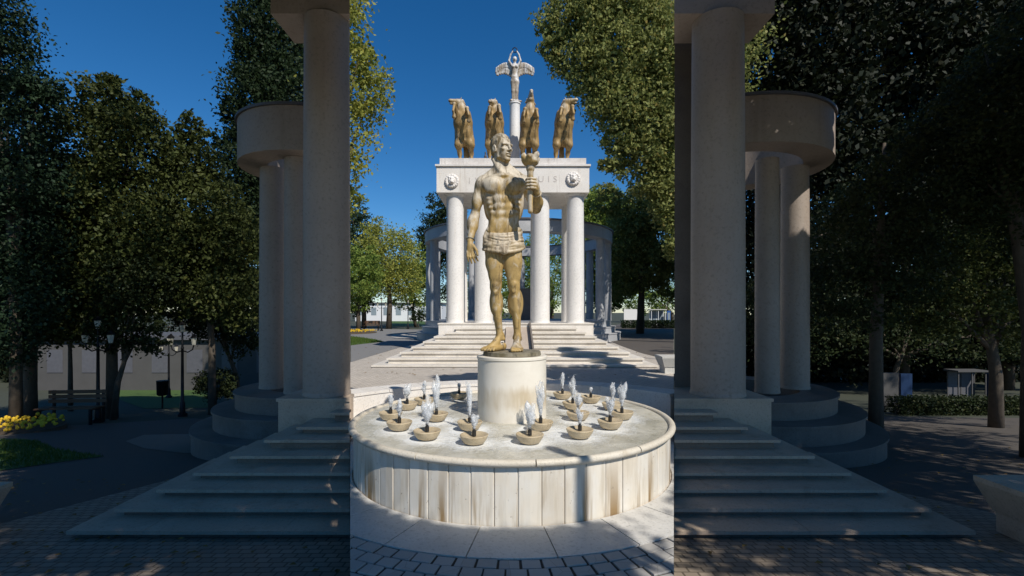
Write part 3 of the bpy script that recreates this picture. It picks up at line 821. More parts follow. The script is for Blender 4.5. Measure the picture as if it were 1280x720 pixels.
# ------------------------------------------------------------------ terrain
SL = .331
def zside(Y): return -.1031 * min(max(Y, 0), 30)
def ground():
    # one sheet: rows of Y, columns of u=X/Y ; the fountain terrace stands above the park on both sides
    Ys = [2.9, 2.901, 3.5, 4.2, 5, 6, 7, 8, 9, 10, 12, 14, 16, 18, 20, 24, 28, 30, 36, 44, 60, 100, 200, 900]
    us = [-6, -3, -1.6, -1.1, -.8, -.6, -.45, -SL - .0006, -SL, 0, SL, SL + .0006, .45, .6, .8, 1.1, 1.6, 3, 6]
    def cell(central):
        bm = bmesh.new(); grid = {}
        for i, Y in enumerate(Ys):
            for j, u in enumerate(us):
                c = abs(u) <= SL + 1e-9 or i == 0
                grid[i, j] = bm.verts.new((u * Y, Y, 0 if c else zside(Y)))
        for i in range(len(Ys) - 1):
            for j in range(len(us) - 1):
                bm.faces.new((grid[i, j], grid[i, j + 1], grid[i + 1, j + 1], grid[i + 1, j]))
        a, b = -900, 900
        v = [bm.verts.new(p) for p in ((a, -300, 0), (b, -300, 0), (b, 2.9, 0), (a, 2.9, 0))]
        row = [grid[0, j] for j in range(len(us))]
        bm.faces.new([v[0], v[1], v[2]] + row[::-1] + [v[3]])
        return bm
    o = bobj('ground', cell(True), M['park']); struct(o)
    bmesh_floor = None
ground()

def sheet(name, pts, m, side=False, lift=.004, px=True, yb=None):
    """flat patch laid on the ground; pts in photograph pixels or metres"""
    W = []
    for p in pts:
        if px:
            if side: z = 976.0 / (p[1] - 453.0)
            else: z = EYE * F / (p[1] - HY)
            W.append((PX(p[0], z), z))
        else: W.append(p)
    bm = bmesh.new(); f = bm.faces.new([bm.verts.new((x, y, 0)) for x, y in W])
    bmesh.ops.triangulate(bm, faces=[f])
    if side:
        for Y in (30,):
            bmesh.ops.bisect_plane(bm, geom=bm.verts[:] + bm.edges[:] + bm.faces[:], plane_co=(0, Y, 0), plane_no=(0, 1, 0))
    for v in bm.verts: v.co.z = (zside(v.co.y) if side else 0) + lift
    for f in bm.faces:
        if f.normal.z < 0: f.normal_flip()
    me = bpy.data.meshes.new(name); bm.to_mesh(me); bm.free()
    for p in me.polygons:
        if p.normal.z < 0: p.flip()
    return struct(mobj(name, me, m))

# central plaza and its edges
w = lambda Y: SL * Y - .002
sheet('plaza', [(-w(2.9), 2.9), (w(2.9), 2.9), (w(30), 30), (-w(15.6), 30), (-w(15.6), 15.6)], M['plaza'], px=False)
sheet('near_plaza', [(-9, -4), (9, -4), (9, 2.89), (-9, 2.89)], M['plaza'], px=False)
sheet('path', [(438.5, 431.5), (438.5, 453), (470, 443.5), (500, 434.5), (530, 428.3), (545, 424), (530, 412), (490, 411.5), (462, 411), (438.5, 410.5)], M['asphaltl'], lift=.009)
sheet('paved_circle', [(487, 420.5), (497, 423), (520, 423.5), (530, 419), (505, 417), (492, 418)], M['pathlight'], lift=.014)
sheet('grass_verge', [(438.4, 421), (438.4, 432), (455, 430), (480, 427.5), (470, 424.5), (452, 422.5)], M['grassd'], lift=.016)
sheet('grass_lawn', [(484, 400), (487, 408.5), (532, 407.5), (530, 399.5)], M['grassd'], lift=.014)
sheet('shaded_road', [(742, 412), (752, 422), (775, 432), (800, 441), (842, 452), (842, 405), (780, 404)], M['asphalt'], lift=.010)
# side park
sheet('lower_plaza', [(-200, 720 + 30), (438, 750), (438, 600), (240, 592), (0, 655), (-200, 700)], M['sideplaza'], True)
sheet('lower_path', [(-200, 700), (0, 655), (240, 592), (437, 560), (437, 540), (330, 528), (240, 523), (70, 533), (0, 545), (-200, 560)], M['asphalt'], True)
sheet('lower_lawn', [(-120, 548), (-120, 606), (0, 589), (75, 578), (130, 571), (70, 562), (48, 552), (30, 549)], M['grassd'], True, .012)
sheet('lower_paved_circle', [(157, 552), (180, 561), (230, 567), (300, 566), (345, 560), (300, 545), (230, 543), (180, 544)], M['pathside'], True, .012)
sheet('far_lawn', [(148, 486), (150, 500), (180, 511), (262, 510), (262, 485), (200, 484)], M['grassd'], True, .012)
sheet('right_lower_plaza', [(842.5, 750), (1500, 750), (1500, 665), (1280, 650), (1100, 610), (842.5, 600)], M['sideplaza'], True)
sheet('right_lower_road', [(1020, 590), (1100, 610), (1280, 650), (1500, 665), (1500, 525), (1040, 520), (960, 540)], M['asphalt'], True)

# ------------------------------------------------------------------ central monument
def column_bm(bm, x, y, z0, z1, r, n=36):
    prof = [(r * 1.03, z0), (r * 1.03, z0 + .03), (r, z0 + .05)]
    for k in range(9):
        u = k / 8; prof.append((r * (1 - .05 * u * u), z0 + .06 + (z1 - z0 - .07) * u))
    prof.append((r * .96, z1))
    lathe(bm, prof, n, (x, y, 0), caps=True)

STEPS = [(664, 464, 823), (636, 483, 805.5), (612, 499.5, 788), (591, 514, 774), (570, 528.5, 759.5), (550, 542, 746), (534, 555, 733), (516, 568, 721.6)]
def step_bm(bm, poly, z0, z1, front=(0, -1)):
    prism(bm, poly, z0, z1 - .045)

def central_stairs():
    for side, nm in ((-1, 'broad pale stone staircase, left flight up to the portico'), (1, 'broad pale stone staircase, right flight up to the portico')):
        root = thing('staircase', nm, 'stairs', (0, 14, 0), 0, 'stair flights of the portico')
        for i, (yy, xl, xr) in enumerate(STEPS):
            z = 14 + .5 * i; H = PZ(247 + yy / 3.168, z)
            Hp = 0 if i == 0 else PZ(247 + STEPS[i - 1][0] / 3.168, z - .5)
            if side < 0: x0, x1 = PX(xl, z), PX(630, 16)
            else: x0, x1 = PX(666, 16), PX(xr, z)
            bm = bmesh.new()
            yb = z + .5 if i < 7 else 17.9
            oy = 17.895
            box(bm, x0 + .04 * (side < 0), x1 - .04 * (side > 0), z - 14 + .055, oy - 14, max(Hp - .02, 0) if i else 0.0, H - .05)
            # nosing slabs laid end to end
            n = 5; L = (x1 - x0) / n
            for k in range(n):
                box(bm, x0 + k * L + .002, x0 + (k + 1) * L - .002, z - 14, oy + .0 - 14 + .0, H - .048, H + random.uniform(-.002, .002))
            o = bobj('step', bm, M['steps'], root)
    root = thing('stone_ramp', 'pinkish stone ramp with dark side kerb in the middle of the stairs', 'ramp', (0, 14, 0))
    xa, xb = PX(631.5, 16), PX(664, 16)
    bm = bmesh.new()
    v = [bm.verts.new(p) for p in ((xa, .1, 0), (xb, .1, 0), (xb, 3.89, 0), (xa, 3.89, 0), (xa, .1, .05), (xb, .1, .05), (xb, 3.89, 1.05), (xa, 3.89, 1.05))]
    for f in ((0, 3, 2, 1), (4, 5, 6, 7), (0, 1, 5, 4), (2, 3, 7, 6), (0, 4, 7, 3), (1, 2, 6, 5)): bm.faces.new([v[k] for k in f])
    bobj('slope', bm, M['ramp'], root)
    for x in (xb + .004,):
        bm = bmesh.new()
        v = [bm.verts.new(p) for p in ((x, 0, 0), (x + .05, 0, 0), (x + .05, 3.89, 0), (x, 3.89, 0), (x, 0, .22), (x + .05, 0, .22), (x + .05, 3.89, 1.26), (x, 3.89, 1.26))]
        for f in ((0, 3, 2, 1), (4, 5, 6, 7), (0, 1, 5, 4), (2, 3, 7, 6), (0, 4, 7, 3), (1, 2, 6, 5)): bm.faces.new([v[k] for k in f])
        bobj('kerb', bm, M['darkstone'], root)
central_stairs()

def medallion(parent, x, z, y):
    S = Sculpt()
    S.ell((0, -1.0, 0), (8.4, 1.6, 8.4), .5)
    for i in range(16):
        a = 2 * PI * i / 16; S.ell((6.4 * math.cos(a), -2.2, 6.4 * math.sin(a)), (1.5, 1.0, 1.5), .6)
    S.ell((0, -2.5, .6), (4.0, 2.6, 4.4), 1); S.ell((0, -5, -1.4), (1.9, 1.6, 1.8), .8); S.ell((0, -4.6, 1.4), (.9, 1.2, 2.2), .6)
    for sx in (-1, 1):
        S.ell((3.2 * sx, -2.6, 4.2), (1.2, 1.2, 1.3), .5); S.ell((1.9 * sx, -5.0, 1.9), (.9, 1.2, .7), .5, None, True); S.ell((1.5 * sx, -4.6, -2.4), (1.5, 1.2, 1.1), .5)
    S.cone((-1.4, -6, -3.4), (1.4, -6, -3.4), .6, .6, .4, True)
    o = S.build('medallion', .35, .032, M['marble'], parent); o.location = (x, y, z)

def text(word, size, loc, parent, name='inscription'):
    cu = bpy.data.curves.new(name, 'FONT'); cu.body = word; cu.size = size; cu.extrude = .004; cu.space_character = 1.25
    o = bpy.data.objects.new(name + '_tmp', cu); link(o)
    dg = bpy.context.evaluated_depsgraph_get(); me = bpy.data.meshes.new_from_object(o.evaluated_get(dg))
    bpy.data.objects.remove(o)
    p = mobj(name, me, M['letter'], parent); p.location = loc; p.rotation_euler = (PI / 2, 0, 0)
    return p

def portico():
    Y0 = 17.9
    root = thing('portico', 'white marble portico with round columns and two lion medallions on its entablature', 'monument', (0, Y0, 0))
    L = lambda y: y - Y0
    PT = 1.193
    x0, x1 = PX(547, 17.9), PX(743, 17.9)
    bm = bmesh.new(); box(bm, x0 + .03, x1 - .03, .03, 3.4, 0, PT - .05); bobj('podium', bm, M['marble'], root)
    bm = bmesh.new(); n = 7
    for k in range(n): box(bm, x0 + (x1 - x0) * k / n + .002, x0 + (x1 - x0) * (k + 1) / n - .002, 0, 3.4, PT - .048, PT)
    bobj('podium_paving', bm, M['steps'], root)
    CY = 18.55; ZT = 6.03
    me = None
    for (px, y, r) in ((569, CY, .335), (604.5, CY, .335), (676, CY, .335), (719, CY, .335), (569, 20.6, .30), (604.5, 20.6, .30), (676, 20.6, .3), (719, 20.6, .30)):
        x = PX(px, CY) + (-.02 if y > 19 else 0)
        bm = bmesh.new(); column_bm(bm, 0, 0, PT, ZT, r)
        o = bobj('column', bm, M['column'], root, auto=40); o.location = (x, L(y), 0)
    ex0, ex1 = PX(545.7, 18.1), PX(736.6, 18.1)
    # entablature beam with soffit
    bm = bmesh.new(); box(bm, ex0, ex1, L(18.1), L(21.1), ZT, 6.99); bevel(bm, .012, 2); bobj('entablature', bm, M['frieze'], root)
    bm = bmesh.new(); n = 4
    for k in range(n):
        a = ex0 - .05 + (ex1 - ex0 + .1) * k / n; b = ex0 - .05 + (ex1 - ex0 + .1) * (k + 1) / n
        box(bm, a + .003, b - .003, L(18.04), L(21.16), 6.993, 7.06)
    bobj('cornice', bm, M['marble'], root)
    bm = bmesh.new(); box(bm, ex0 + .10, ex1 - .10, L(18.2), L(21.0), 7.063, 7.33); bevel(bm, .015, 2); bobj('attic', bm, M['attic'], root)
    # capitals: thin collar under the soffit
    for px in (569, 604.5, 676, 719):
        bm = bmesh.new(); lathe(bm, [(.33, ZT - .09), (.40, ZT - .02), (.40, ZT - .002)], 36); o = bobj('capital', bm, M['column'], root, auto=40); o.location = (PX(px, CY), L(CY), 0)
    for px, py in ((565, 226.5), (716.5, 223.5)): medallion(root, PX(px, 18.1), PZ(py, 18.1), L(18.1) + .0)
    for ch, px, py in (('I', 585.5, 229.5), ('V', 594, 229.5), ('U', 672.5, 227.5), ('I', 684.5, 227.5), ('S', 691.5, 227.5)):
        text(ch, .32, (PX(px, 18.1), L(18.096), PZ(py, 18.1)), root, 'inscription_letter')
    return root
portico()

# victory column
vc = thing('victory_column', 'slim white column rising behind the rearing horses', 'column', (PX(643.5, 19.8), 19.8, 7.33))
bm = bmesh.new(); column_bm(bm, 0, 0, 0, PZ(131.5, 19.8) - 7.33 - .0, .215); bobj('shaft', bm, M['column'], vc, auto=40)
bm = bmesh.new(); lathe(bm, [(.205, PZ(131.5, 19.8) - 7.33 + .002), (.235, PZ(131.5, 19.8) - 7.30), (.235, PZ(131.5, 19.8) - 7.25), (0, PZ(131.5, 19.8) - 7.25)], 30); bobj('capital', bm, M['column'], vc, auto=40)

def victory():
    u = 19.8 / F
    root = thing('winged_statue', 'pale winged female statue holding a ring overhead on top of the slim column', 'statue', (PX(643.5, 19.8), 19.8, PZ(131.5, 19.8) + .08))
    S = Sculpt()
    S.ell((0, 0, 1.5), (6, 5, 1.8), 1)
    S.ell((-4.6, -1, 3), (1.6, 3, 1.4), 1); S.ell((5, 0, 2.4), (4.2, 2.5, 1.2), 1)
    S.chain([(-1.4, 0, 3), (-1.6, -.8, 14), (-1.6, -.3, 26), (-1.2, 0, 31)], [2.4, 2.6, 3.6, 3.4], 1.5)
    S.chain([(2.0, 0, 3), (1.8, -.6, 14), (1.8, -.3, 26), (1.4, 0, 31)], [2.4, 2.6, 3.6, 3.4], 1.5)
    for j in range(5): S.cone((-3 + 1.5 * j, -2.2, 4), (-3.4 + 1.7 * j, -3.0, 26), .6, .7, .5)
    S.ell((0, 0, 33), (4.6, 3.0, 4), 1.5); S.ell((0, 0, 39), (3.8, 2.7, 6), 2); S.ell((0, 0, 45), (4.8, 3.0, 5), 2)
    for sx in (-1, 1): S.ell((2.1 * sx, -2.6, 44.5), (1.8, 1.5, 1.8), .8)
    S.cone((0, 0, 48), (0, -.3, 52), 1.6, 1.5, 1); S.ell((0, -.4, 54.6), (2.4, 2.7, 3.3), .8); S.ell((0, .8, 55.6), (2.8, 2.9, 3.1), 1)
    S.ell((0, -3.0, 54.2), (.5, .6, .8), .4)
    for sx in (-1, 1):
        S.chain([(4.4 * sx, 0, 47.6), (7.2 * sx, -.6, 52.5), (5.2 * sx, -1, 60), (2.6 * sx, -1, 64.5)], [1.7, 1.3, 1.0, .8], .8)
    body = S.build('body', .5, u, M['victory'], root)
    S = Sculpt()
    pts = [(2.9 * math.cos(2 * PI * i / 14), -1, 66 + 2.9 * math.sin(2 * PI * i / 14)) for i in range(15)]
    S.chain(pts, [.55] * 15, .3)
    S.build('ring', .3, u, M['iron'], root)
    for sx in (-1, 1):
        S = Sculpt()
        arm = [(3 * sx, 2.6, 46), (8 * sx, 3.4, 50.5), (14 * sx, 3.8, 50.2), (20 * sx, 3.4, 47), (23.0 * sx, 3.0, 43)]
        S.chain(arm, [1.6, 1.7, 1.5, 1.2, .8], 1)
        for j in range(13):
            t = j / 12; x = (3.4 + 19.4 * t) * sx; zt = 47.0 + 4.2 * math.sin(PI * (t * .85 + .08)) - 3.0 * t; ln = 12.5 - 4.5 * t + (1.2 if j % 2 else 0)
            S.chain([(x, 3.0, zt), (x + .3 * sx, 3.6, zt - ln * .55), (x + (.9 - 1.2 * t) * sx, 3.3, zt - ln)], [1.5, 1.5, 1.0], .9)
        for j in range(8):
            t = j / 7; x = (4.5 + 16 * t) * sx; zt = 47.6 + 4.2 * math.sin(PI * (t * .85 + .08)) - 2.6 * t
            S.cone((x, 2.3, zt), (x, 2.4, zt - 4.2), 1.5, 1.2, .8)
        S.build('wing', .5, u, M['victory'], root)
victory()

def horse(px, label, yaw, pitch, lean=0.0, legs=((0, 0), (0, 0)), sc=1.0, flip=1, stance=0):
    Y = 18.75; u = Y / F
    root = thing('rearing_horse', label, 'horse statue', (PX(px, Y), Y, 7.33), 0, 'four rearing bronze horses on the portico')
    S = Sculpt()
    b = lambda x, y, z: (x + lean * z, y, z)
    # hind legs
    for sx in (-1, 1):
        S.chain([b(5.2 * sx, 5, 30), b(7.8 * sx, -.5, 22), b(7.4 * sx, 5, 12.5), b(7.2 * sx, 3.2, 4.2), b(7.2 * sx, 1.8, 1.6)], [6.8, 4.4, 2.3, 1.8, 2.2], 3.0)
        S.ell(b(6.2 * sx, 4, 28), (6.0, 8.4, 9), 2.5)
        S.cone(b(7.2 * sx, 1.6, 2.4), b(7.2 * sx, 1.2, .4), 2.1, 2.6, .8)
    # barrel: belly towards the camera
    S.chain([b(0, 5, 31), b(0, 3.5, 38), b(0, 0, 49), b(0, -2, 56)], [8.4, 10.6, 10.8, 9.2], 4)
    S.ell(b(0, -2, 49), (11.2, 9.6, 11.5), 3)
    for sx in (-1, 1):
        S.ell(b(3.6 * sx, -8.4, 56.5), (3.8, 3.6, 5.4), 1.2)
        S.ell(b(7.4 * sx, -2, 56), (3.6, 7.5, 8), 1.8)
        S.ell(b(6.4 * sx, -1, 37), (2.6, 6, 8), 3)
    S.cone(b(0, -3.5, 34), b(0, -3.8, 27), 1.8, 1.4, 1.5)
    # forelegs folded
    for i, sx in enumerate((-1, 1)):
        du, dw = legs[i]
        K = b(7.4 * sx + dw, -19, 62 + du); Fk = b(9.2 * sx + dw * 1.2, -22.5, 52.5 + du); Hf = b(8.8 * sx + dw * 1.2, -20, 48.5 + du)
        S.chain([b(6.8 * sx, -8, 54), K], [3.6, 2.3], 1.2); S.ell(K, 2.5, .8); S.chain([K, Fk, Hf], [1.9, 1.35, 1.7], .8); S.cone(Hf, (Hf[0], Hf[1] + .6, Hf[2] - 1.8), 2.0, 2.6, .6)
    # neck and head
    d = np.array((math.sin(yaw) * math.cos(pitch), -math.cos(yaw) * math.cos(pitch), math.sin(pitch)))
    poll = np.array(b(d[0] * 2.2 - 0, -6 + 0, 72.0 + 2 * math.sin(pitch)))
    S.chain([b(0, -2, 56), b(0, -4.5, 64), tuple(poll)], [8.4, 6.4, 4.2], 3)
    S.cone(b(0, 1, 60), tuple(poll + (0, 3, 0)), 4, 3, 3)
    muz = poll + d * 12.0
    S.ell(tuple(poll + d * 2), 4.1, 2)
    S.cone(tuple(poll), tuple(poll + d * 6), 4.0, 3.1, 1.5); S.cone(tuple(poll + d * 6), tuple(muz), 3.0, 2.3, 1.2)
    up = np.cross(np.cross(d, (0, 0, 1)), d); up = up / max(np.linalg.norm(up), 1e-3); rt = np.cross(d, up)
    S.ell(tuple(poll + d * 3.2 - up * 2.2), 2.8, 1.5)
    S.cone(tuple(poll + d * 7 - up * 2.6), tuple(muz - up * 3.4 + d * -1), 1.6, 1.3, .6)
    for s_ in (-1, 1):
        S.cone(tuple(poll - d * .5 + up * 2.8 + rt * 2.2 * s_), tuple(poll - d * 1.2 + up * 6.2 + rt * 2.8 * s_), 1.2, .4, .6)
        S.ell(tuple(poll + d * 3.6 + up * 1.6 + rt * 2.9 * s_), 1.0, .5)
        S.ell(tuple(muz + d * 1.6 + up * .9 + rt * 1.1 * s_), .7, .4, None, True)
    bo = S.build('body', .62, u * sc, M['horse'], root)
    # mane
    S = Sculpt(); rnd = random.Random(px)
    for j in range(9):
        t = j / 8; p = np.array(b(0, 3.2, 58)) * (1 - t) + (poll + np.array((0, 2.6, 3.4))) * t
        s_ = -np.sign(d[0]) if abs(d[0]) > .3 else (1 if j % 2 else -1)
        S.chain([tuple(p), tuple(p + (s_ * 3.2, 1.5, .8)), tuple(p + (s_ * (6.0 + rnd.uniform(-1, 1)), 2.5, -3))], [2.2, 1.7, .6], 1)
    S.build('mane', .62, u * sc, M['horse'], root)
    S = Sculpt()
    S.chain([b(0, 11, 30), b(0, 15, 24), b(.8, 14, 12), b(-.4, 11, 2)], [2.6, 3.2, 3.4, 2.2], 1)
    for j in range(4): S.cone(b(-2 + 1.3 * j, 12.5, 24), b(-2.6 + 1.6 * j, 10.5, 2), 1.0, .7, .4)
    S.build('tail', .7, u * sc, M['horse'], root)
horse(582.5, 'rearing bronze horse at the far left, head turned to the left', R_(-68), R_(4), -.075, ((3, 0), (-2, 0)))
horse(619.5, 'rearing bronze horse above the statue head, facing forward', R_(-18), R_(-12), -.03, ((-1, 3.0), (1, -1)))
horse(660.5, 'rearing bronze horse right of the slim column, muzzle raised to the sky', R_(8), R_(58), .03, ((-3, 1), (-4, 0)))
horse(702.0, 'rearing bronze horse at the far right, head turned to the right', R_(62), R_(6), .06, ((-2, 2), (0, 0)))

# pigeon on the cornice
pg = thing('pigeon', 'small grey pigeon sitting on the attic edge between the two left horses', 'bird', (PX(607, 18.4), 18.4, 7.33))
S = Sculpt(); S.ell((0, 0, 6), (3.4, 6, 3.4), 1); S.cone((0, -4, 8), (0, -5, 12), 1.8, 1.5, 1); S.ell((0, -5.4, 13), 1.8, .6); S.cone((0, 4, 6), (0, 11, 4.5), 2, 1, 1); S.cone((0, -7, 13), (0, -8.4, 12.6), .6, .2, .2)
S.cone((-1, 0, 4), (-1, 0, 0), .4, .4, .3); S.cone((1, 0, 4), (1, 0, 0), .4, .4, .3)
o = S.build('body', .5, .018, M['pigeon'], pg)

# ------------------------------------------------------------------ central rotunda
def rotunda():
    cx, cy, R = PX(648, 30), 30.0, 5.35
    root = thing('rotunda', 'round open grey colonnade with ring entablature behind the portico', 'rotunda', (cx, cy, 0))
    for r1, z0, z1, g in ((6.15, 0, .44, 0), (5.85, .44, .78, 1), (5.6, .78, 1.12, 2)):
        bm = bmesh.new(); lathe(bm, [(r1 - .03, z0 + .001), (r1 - .03, z1 - .05), (r1, z1 - .05), (r1, z1 - .001), (0, z1 - .001)], 96); bobj('plinth_tier', bm, M['rotunda'], root, auto=30)
    n = 18
    bm = bmesh.new(); column_bm(bm, 0, 0, 1.12, 5.62, .25, 24); bm.to_mesh(me := bpy.data.meshes.new('column')); bm.free()
    me.materials.append(M['rotunda']); me.polygons.foreach_set('use_smooth', [True] * len(me.polygons)); me.set_sharp_from_angle(angle=R_(40))
    for i in range(n):
        a = 2 * PI * (i + .35) / n
        if math.sin(a) < -.93: continue
        o = mobj('column', me, None, root); o.location = (R * math.cos(a), R * math.sin(a), 0)
    bm = bmesh.new(); lathe(bm, [(R - .35, 5.62), (R + .28, 5.62), (R + .30, 5.64), (R + .30, 6.24), (R - .35, 6.24), (R - .35, 5.62)], 96, caps=False); bobj('entablature', bm, M['rotunda'], root, auto=30)
    bm = bmesh.new(); lathe(bm, [(R - .4, 6.243), (R + .38, 6.243), (R + .38, 6.31), (R - .4, 6.31), (R - .4, 6.243)], 96, caps=False); bobj('roof_edge', bm, M['roofdark'], root, auto=30)
    # inner panel
    bm = bmesh.new(); box(bm, -.1, .75, -1.0, -.8, 1.12, 3.0); bevel(bm, .01); bobj('memorial_panel', bm, M['darkstone'], root)
rotunda()

# ------------------------------------------------------------------ nearer side structures (left and right)
def side_portico(s):
    sel = (lambda l, r: l if s < 0 else r)
    word = sel('left', 'right')
    root = thing('corner_portico', sel('shaded corner of a portico at the left, one thick round column on a square plinth', 'shaded portico corner at the right, thick round column with a darker pier beside it'), 'portico', (0, 6.6, 0))
    Y0 = 6.6; L = lambda y: y - Y0
    edge = lambda Y, e=.001: s * (SL + e) * Y
    # plinth
    xo = sel(PX(345, 6.6), PX(967, 6.6)); Zp = .43
    bm = bmesh.new()
    def wedge(xo, y0, y1, z0, z1, bm):
        p = [(xo, L(y0)), (edge(y0), L(y0)), (edge(y1), L(y1)), (xo, L(y1))]
        if s < 0: pass
        else: p = p[::-1]
        prism(bm, p, z0, z1)
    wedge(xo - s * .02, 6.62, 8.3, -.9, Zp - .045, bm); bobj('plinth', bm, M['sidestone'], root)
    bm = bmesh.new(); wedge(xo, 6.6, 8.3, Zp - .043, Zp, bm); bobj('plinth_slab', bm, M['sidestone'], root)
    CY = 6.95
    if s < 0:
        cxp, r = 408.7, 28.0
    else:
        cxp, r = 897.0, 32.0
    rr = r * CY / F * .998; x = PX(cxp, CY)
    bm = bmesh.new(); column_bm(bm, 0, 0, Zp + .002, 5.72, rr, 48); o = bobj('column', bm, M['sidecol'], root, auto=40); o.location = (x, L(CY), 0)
    if s > 0:
        bm = bmesh.new(); p = [(PX(843.2, 7.6), L(7.6)), (PX(866, 7.6), L(7.6)), (PX(866, 7.6), L(8.0)), (PX(843.2, 7.6) + .14, L(8.0))]
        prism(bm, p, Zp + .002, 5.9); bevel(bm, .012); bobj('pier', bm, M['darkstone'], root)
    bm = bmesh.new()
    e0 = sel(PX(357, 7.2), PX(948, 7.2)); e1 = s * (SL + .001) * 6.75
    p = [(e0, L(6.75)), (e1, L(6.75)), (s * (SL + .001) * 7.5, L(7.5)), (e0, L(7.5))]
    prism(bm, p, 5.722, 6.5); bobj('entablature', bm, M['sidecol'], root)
    # steps
    root = thing('staircase', sel('shaded stone steps stretching left of the fountain', 'shaded stone steps stretching right of the fountain'), 'stairs', (0, 4.4, 0))
    for i, (yy, xl, xr) in enumerate(STEPS):
        z = 4.4 + .28 * i; H = PZ(yy, z); zb = zside(z) - .25 if i == 0 else PZ(STEPS[i - 1][0], z - .28) - .12
        px = (xl - 438) * 3.168 if s < 0 else 438 * 0 + (xr - 438) * 3.168
        xe = PX(px, z)
        bm = bmesh.new()
        def wd(x, y0, y1, z0, z1):
            p = [(x, y0 - 4.4), (edge(y0), y0 - 4.4), (edge(y1), y1 - 4.4), (x, y1 - 4.4)]
            prism(bm, p, z0, z1)
        zb = min(zb, zside(z) - .1)
        wd(xe - s * .05, z + .06, 6.59, zb, H - .034)
        n = 4
        a = xe; b = edge(z)
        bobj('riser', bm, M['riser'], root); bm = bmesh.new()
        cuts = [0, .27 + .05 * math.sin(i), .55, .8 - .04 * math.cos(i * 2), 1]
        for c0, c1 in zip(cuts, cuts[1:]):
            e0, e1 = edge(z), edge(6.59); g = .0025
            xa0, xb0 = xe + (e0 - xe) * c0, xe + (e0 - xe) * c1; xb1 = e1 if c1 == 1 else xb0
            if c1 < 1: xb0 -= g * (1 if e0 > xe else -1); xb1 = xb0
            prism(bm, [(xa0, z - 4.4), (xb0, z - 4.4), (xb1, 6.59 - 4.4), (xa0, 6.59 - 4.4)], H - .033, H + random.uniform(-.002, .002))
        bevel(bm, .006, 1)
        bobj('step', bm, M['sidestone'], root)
    # curved end of a rotunda
    if s < 0: c = (-3.93, 9.8); r0 = 1.38; ts = (1.45, 1.80, 2.13)
    else: c = (4.35, 9.8); r0 = 1.78; ts = (1.85, 2.25, 2.55)
    root = thing('rotunda_end', sel('shaded curved colonnade end with two grey columns on stepped tiers, left', 'shaded curved colonnade end with two grey columns on stepped tiers, right'), 'colonnade', (c[0], c[1], 0))
    def okang(r, yl=None):
        out = []
        for d in range(0, 360, 3):
            a = R_(d); X = c[0] + r * math.cos(a); Y = c[1] + r * math.sin(a); px = 640 + F * X / Y
            if (s < 0 and px < 425 and math.cos(a) < .35) or (s > 0 and px > 856 and math.cos(a) > -.62): out.append(a)
        return out
    def arcspan(r):
        A = okang(r)
        if s < 0: A = [a for a in A]; return min(A), max(A)
        A = [a if a < PI else a - 2 * PI for a in A]; return min(A), max(A)
    zt = (.12, -.18, -.50)
    for k in range(3):
        a0, a1 = arcspan(ts[k]); bm = bmesh.new()
        arcwall(bm, (0, 0), ts[k] - .62, ts[k] - .03, -1.3, zt[k] - .043 - k * .001, a0, a1, 40)
        arcwall(bm, (0, 0), ts[k] - .62, ts[k], zt[k] - .040, zt[k], a0, a1, 40)
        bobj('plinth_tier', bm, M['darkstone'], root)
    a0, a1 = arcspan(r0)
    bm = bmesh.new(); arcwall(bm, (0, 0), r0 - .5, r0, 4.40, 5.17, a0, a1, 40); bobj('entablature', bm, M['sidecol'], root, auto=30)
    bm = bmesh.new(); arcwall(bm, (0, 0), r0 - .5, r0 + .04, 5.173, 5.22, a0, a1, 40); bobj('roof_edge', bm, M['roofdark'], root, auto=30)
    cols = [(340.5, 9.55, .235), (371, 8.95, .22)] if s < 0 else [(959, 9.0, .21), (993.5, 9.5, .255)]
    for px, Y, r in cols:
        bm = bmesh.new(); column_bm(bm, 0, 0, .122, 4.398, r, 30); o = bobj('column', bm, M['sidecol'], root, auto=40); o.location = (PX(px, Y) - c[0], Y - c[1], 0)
side_portico(-1); side_portico(1)

# ------------------------------------------------------------------ street furniture
def lamp(loc, label, H=2.83, group='park lanterns'):
    t = thing('street_lamp', label, 'street lamp', loc, 0, group)
    k = H / 2.83
    bm = bmesh.new(); lathe(bm, [(.13, 0), (.13, .08), (.08, .12), (.07, .4), (.045, .45), (.035, 2.0), (.05, 2.02), (.03, 2.06), (.025, 2.5)], 12); bobj('post', bm, M['iron'], t, auto=40)
    bm = bmesh.new()
    for a in (0, PI):
        pts = [(0, 0, 1.95), (.16 * math.cos(a), 0, 1.9), (.30 * math.cos(a), 0, 1.98), (.34 * math.cos(a), 0, 2.12)]
        tube(bm, pts, .018, 6)
    bobj('arms', bm, M['iron'], t)
    for x, z in ((0, 2.5), (.34, 2.12), (-.34, 2.12)):
        bm = bmesh.new(); lathe(bm, [(.05, 0), (.085, .2), (.085, .21)], 6, (x, 0, z)); l = bobj('lantern', bm, M['glass'], t)
        bm = bmesh.new(); lathe(bm, [(.11, .212), (.06, .27), (.02, .33), (0, .33)], 6, (x, 0, z)); bobj('lantern_cap', bm, M['iron'], l)
    t.scale = (k, k, k)
    return t
L0 = lamp((PX(477, 41), 41, 0), 'small iron park lantern by the path, left of the far lawn')
dup(L0, (PX(510, 46), 46, 0), label='iron park lantern standing on the far lawn beside the rotunda')
dup(L0, (PX(122.5, 13), 13, zside(13)), label='iron three-armed lantern nearest to the shaded bench')
dup(L0, (PX(228, 14.5), 14.5, zside(14.5)), label='iron lantern at the edge of the shaded lawn, next to the bin')
dup(L0, (PX(211, 22), 22, zside(22)), label='distant iron lantern behind the bin on the shaded lawn')

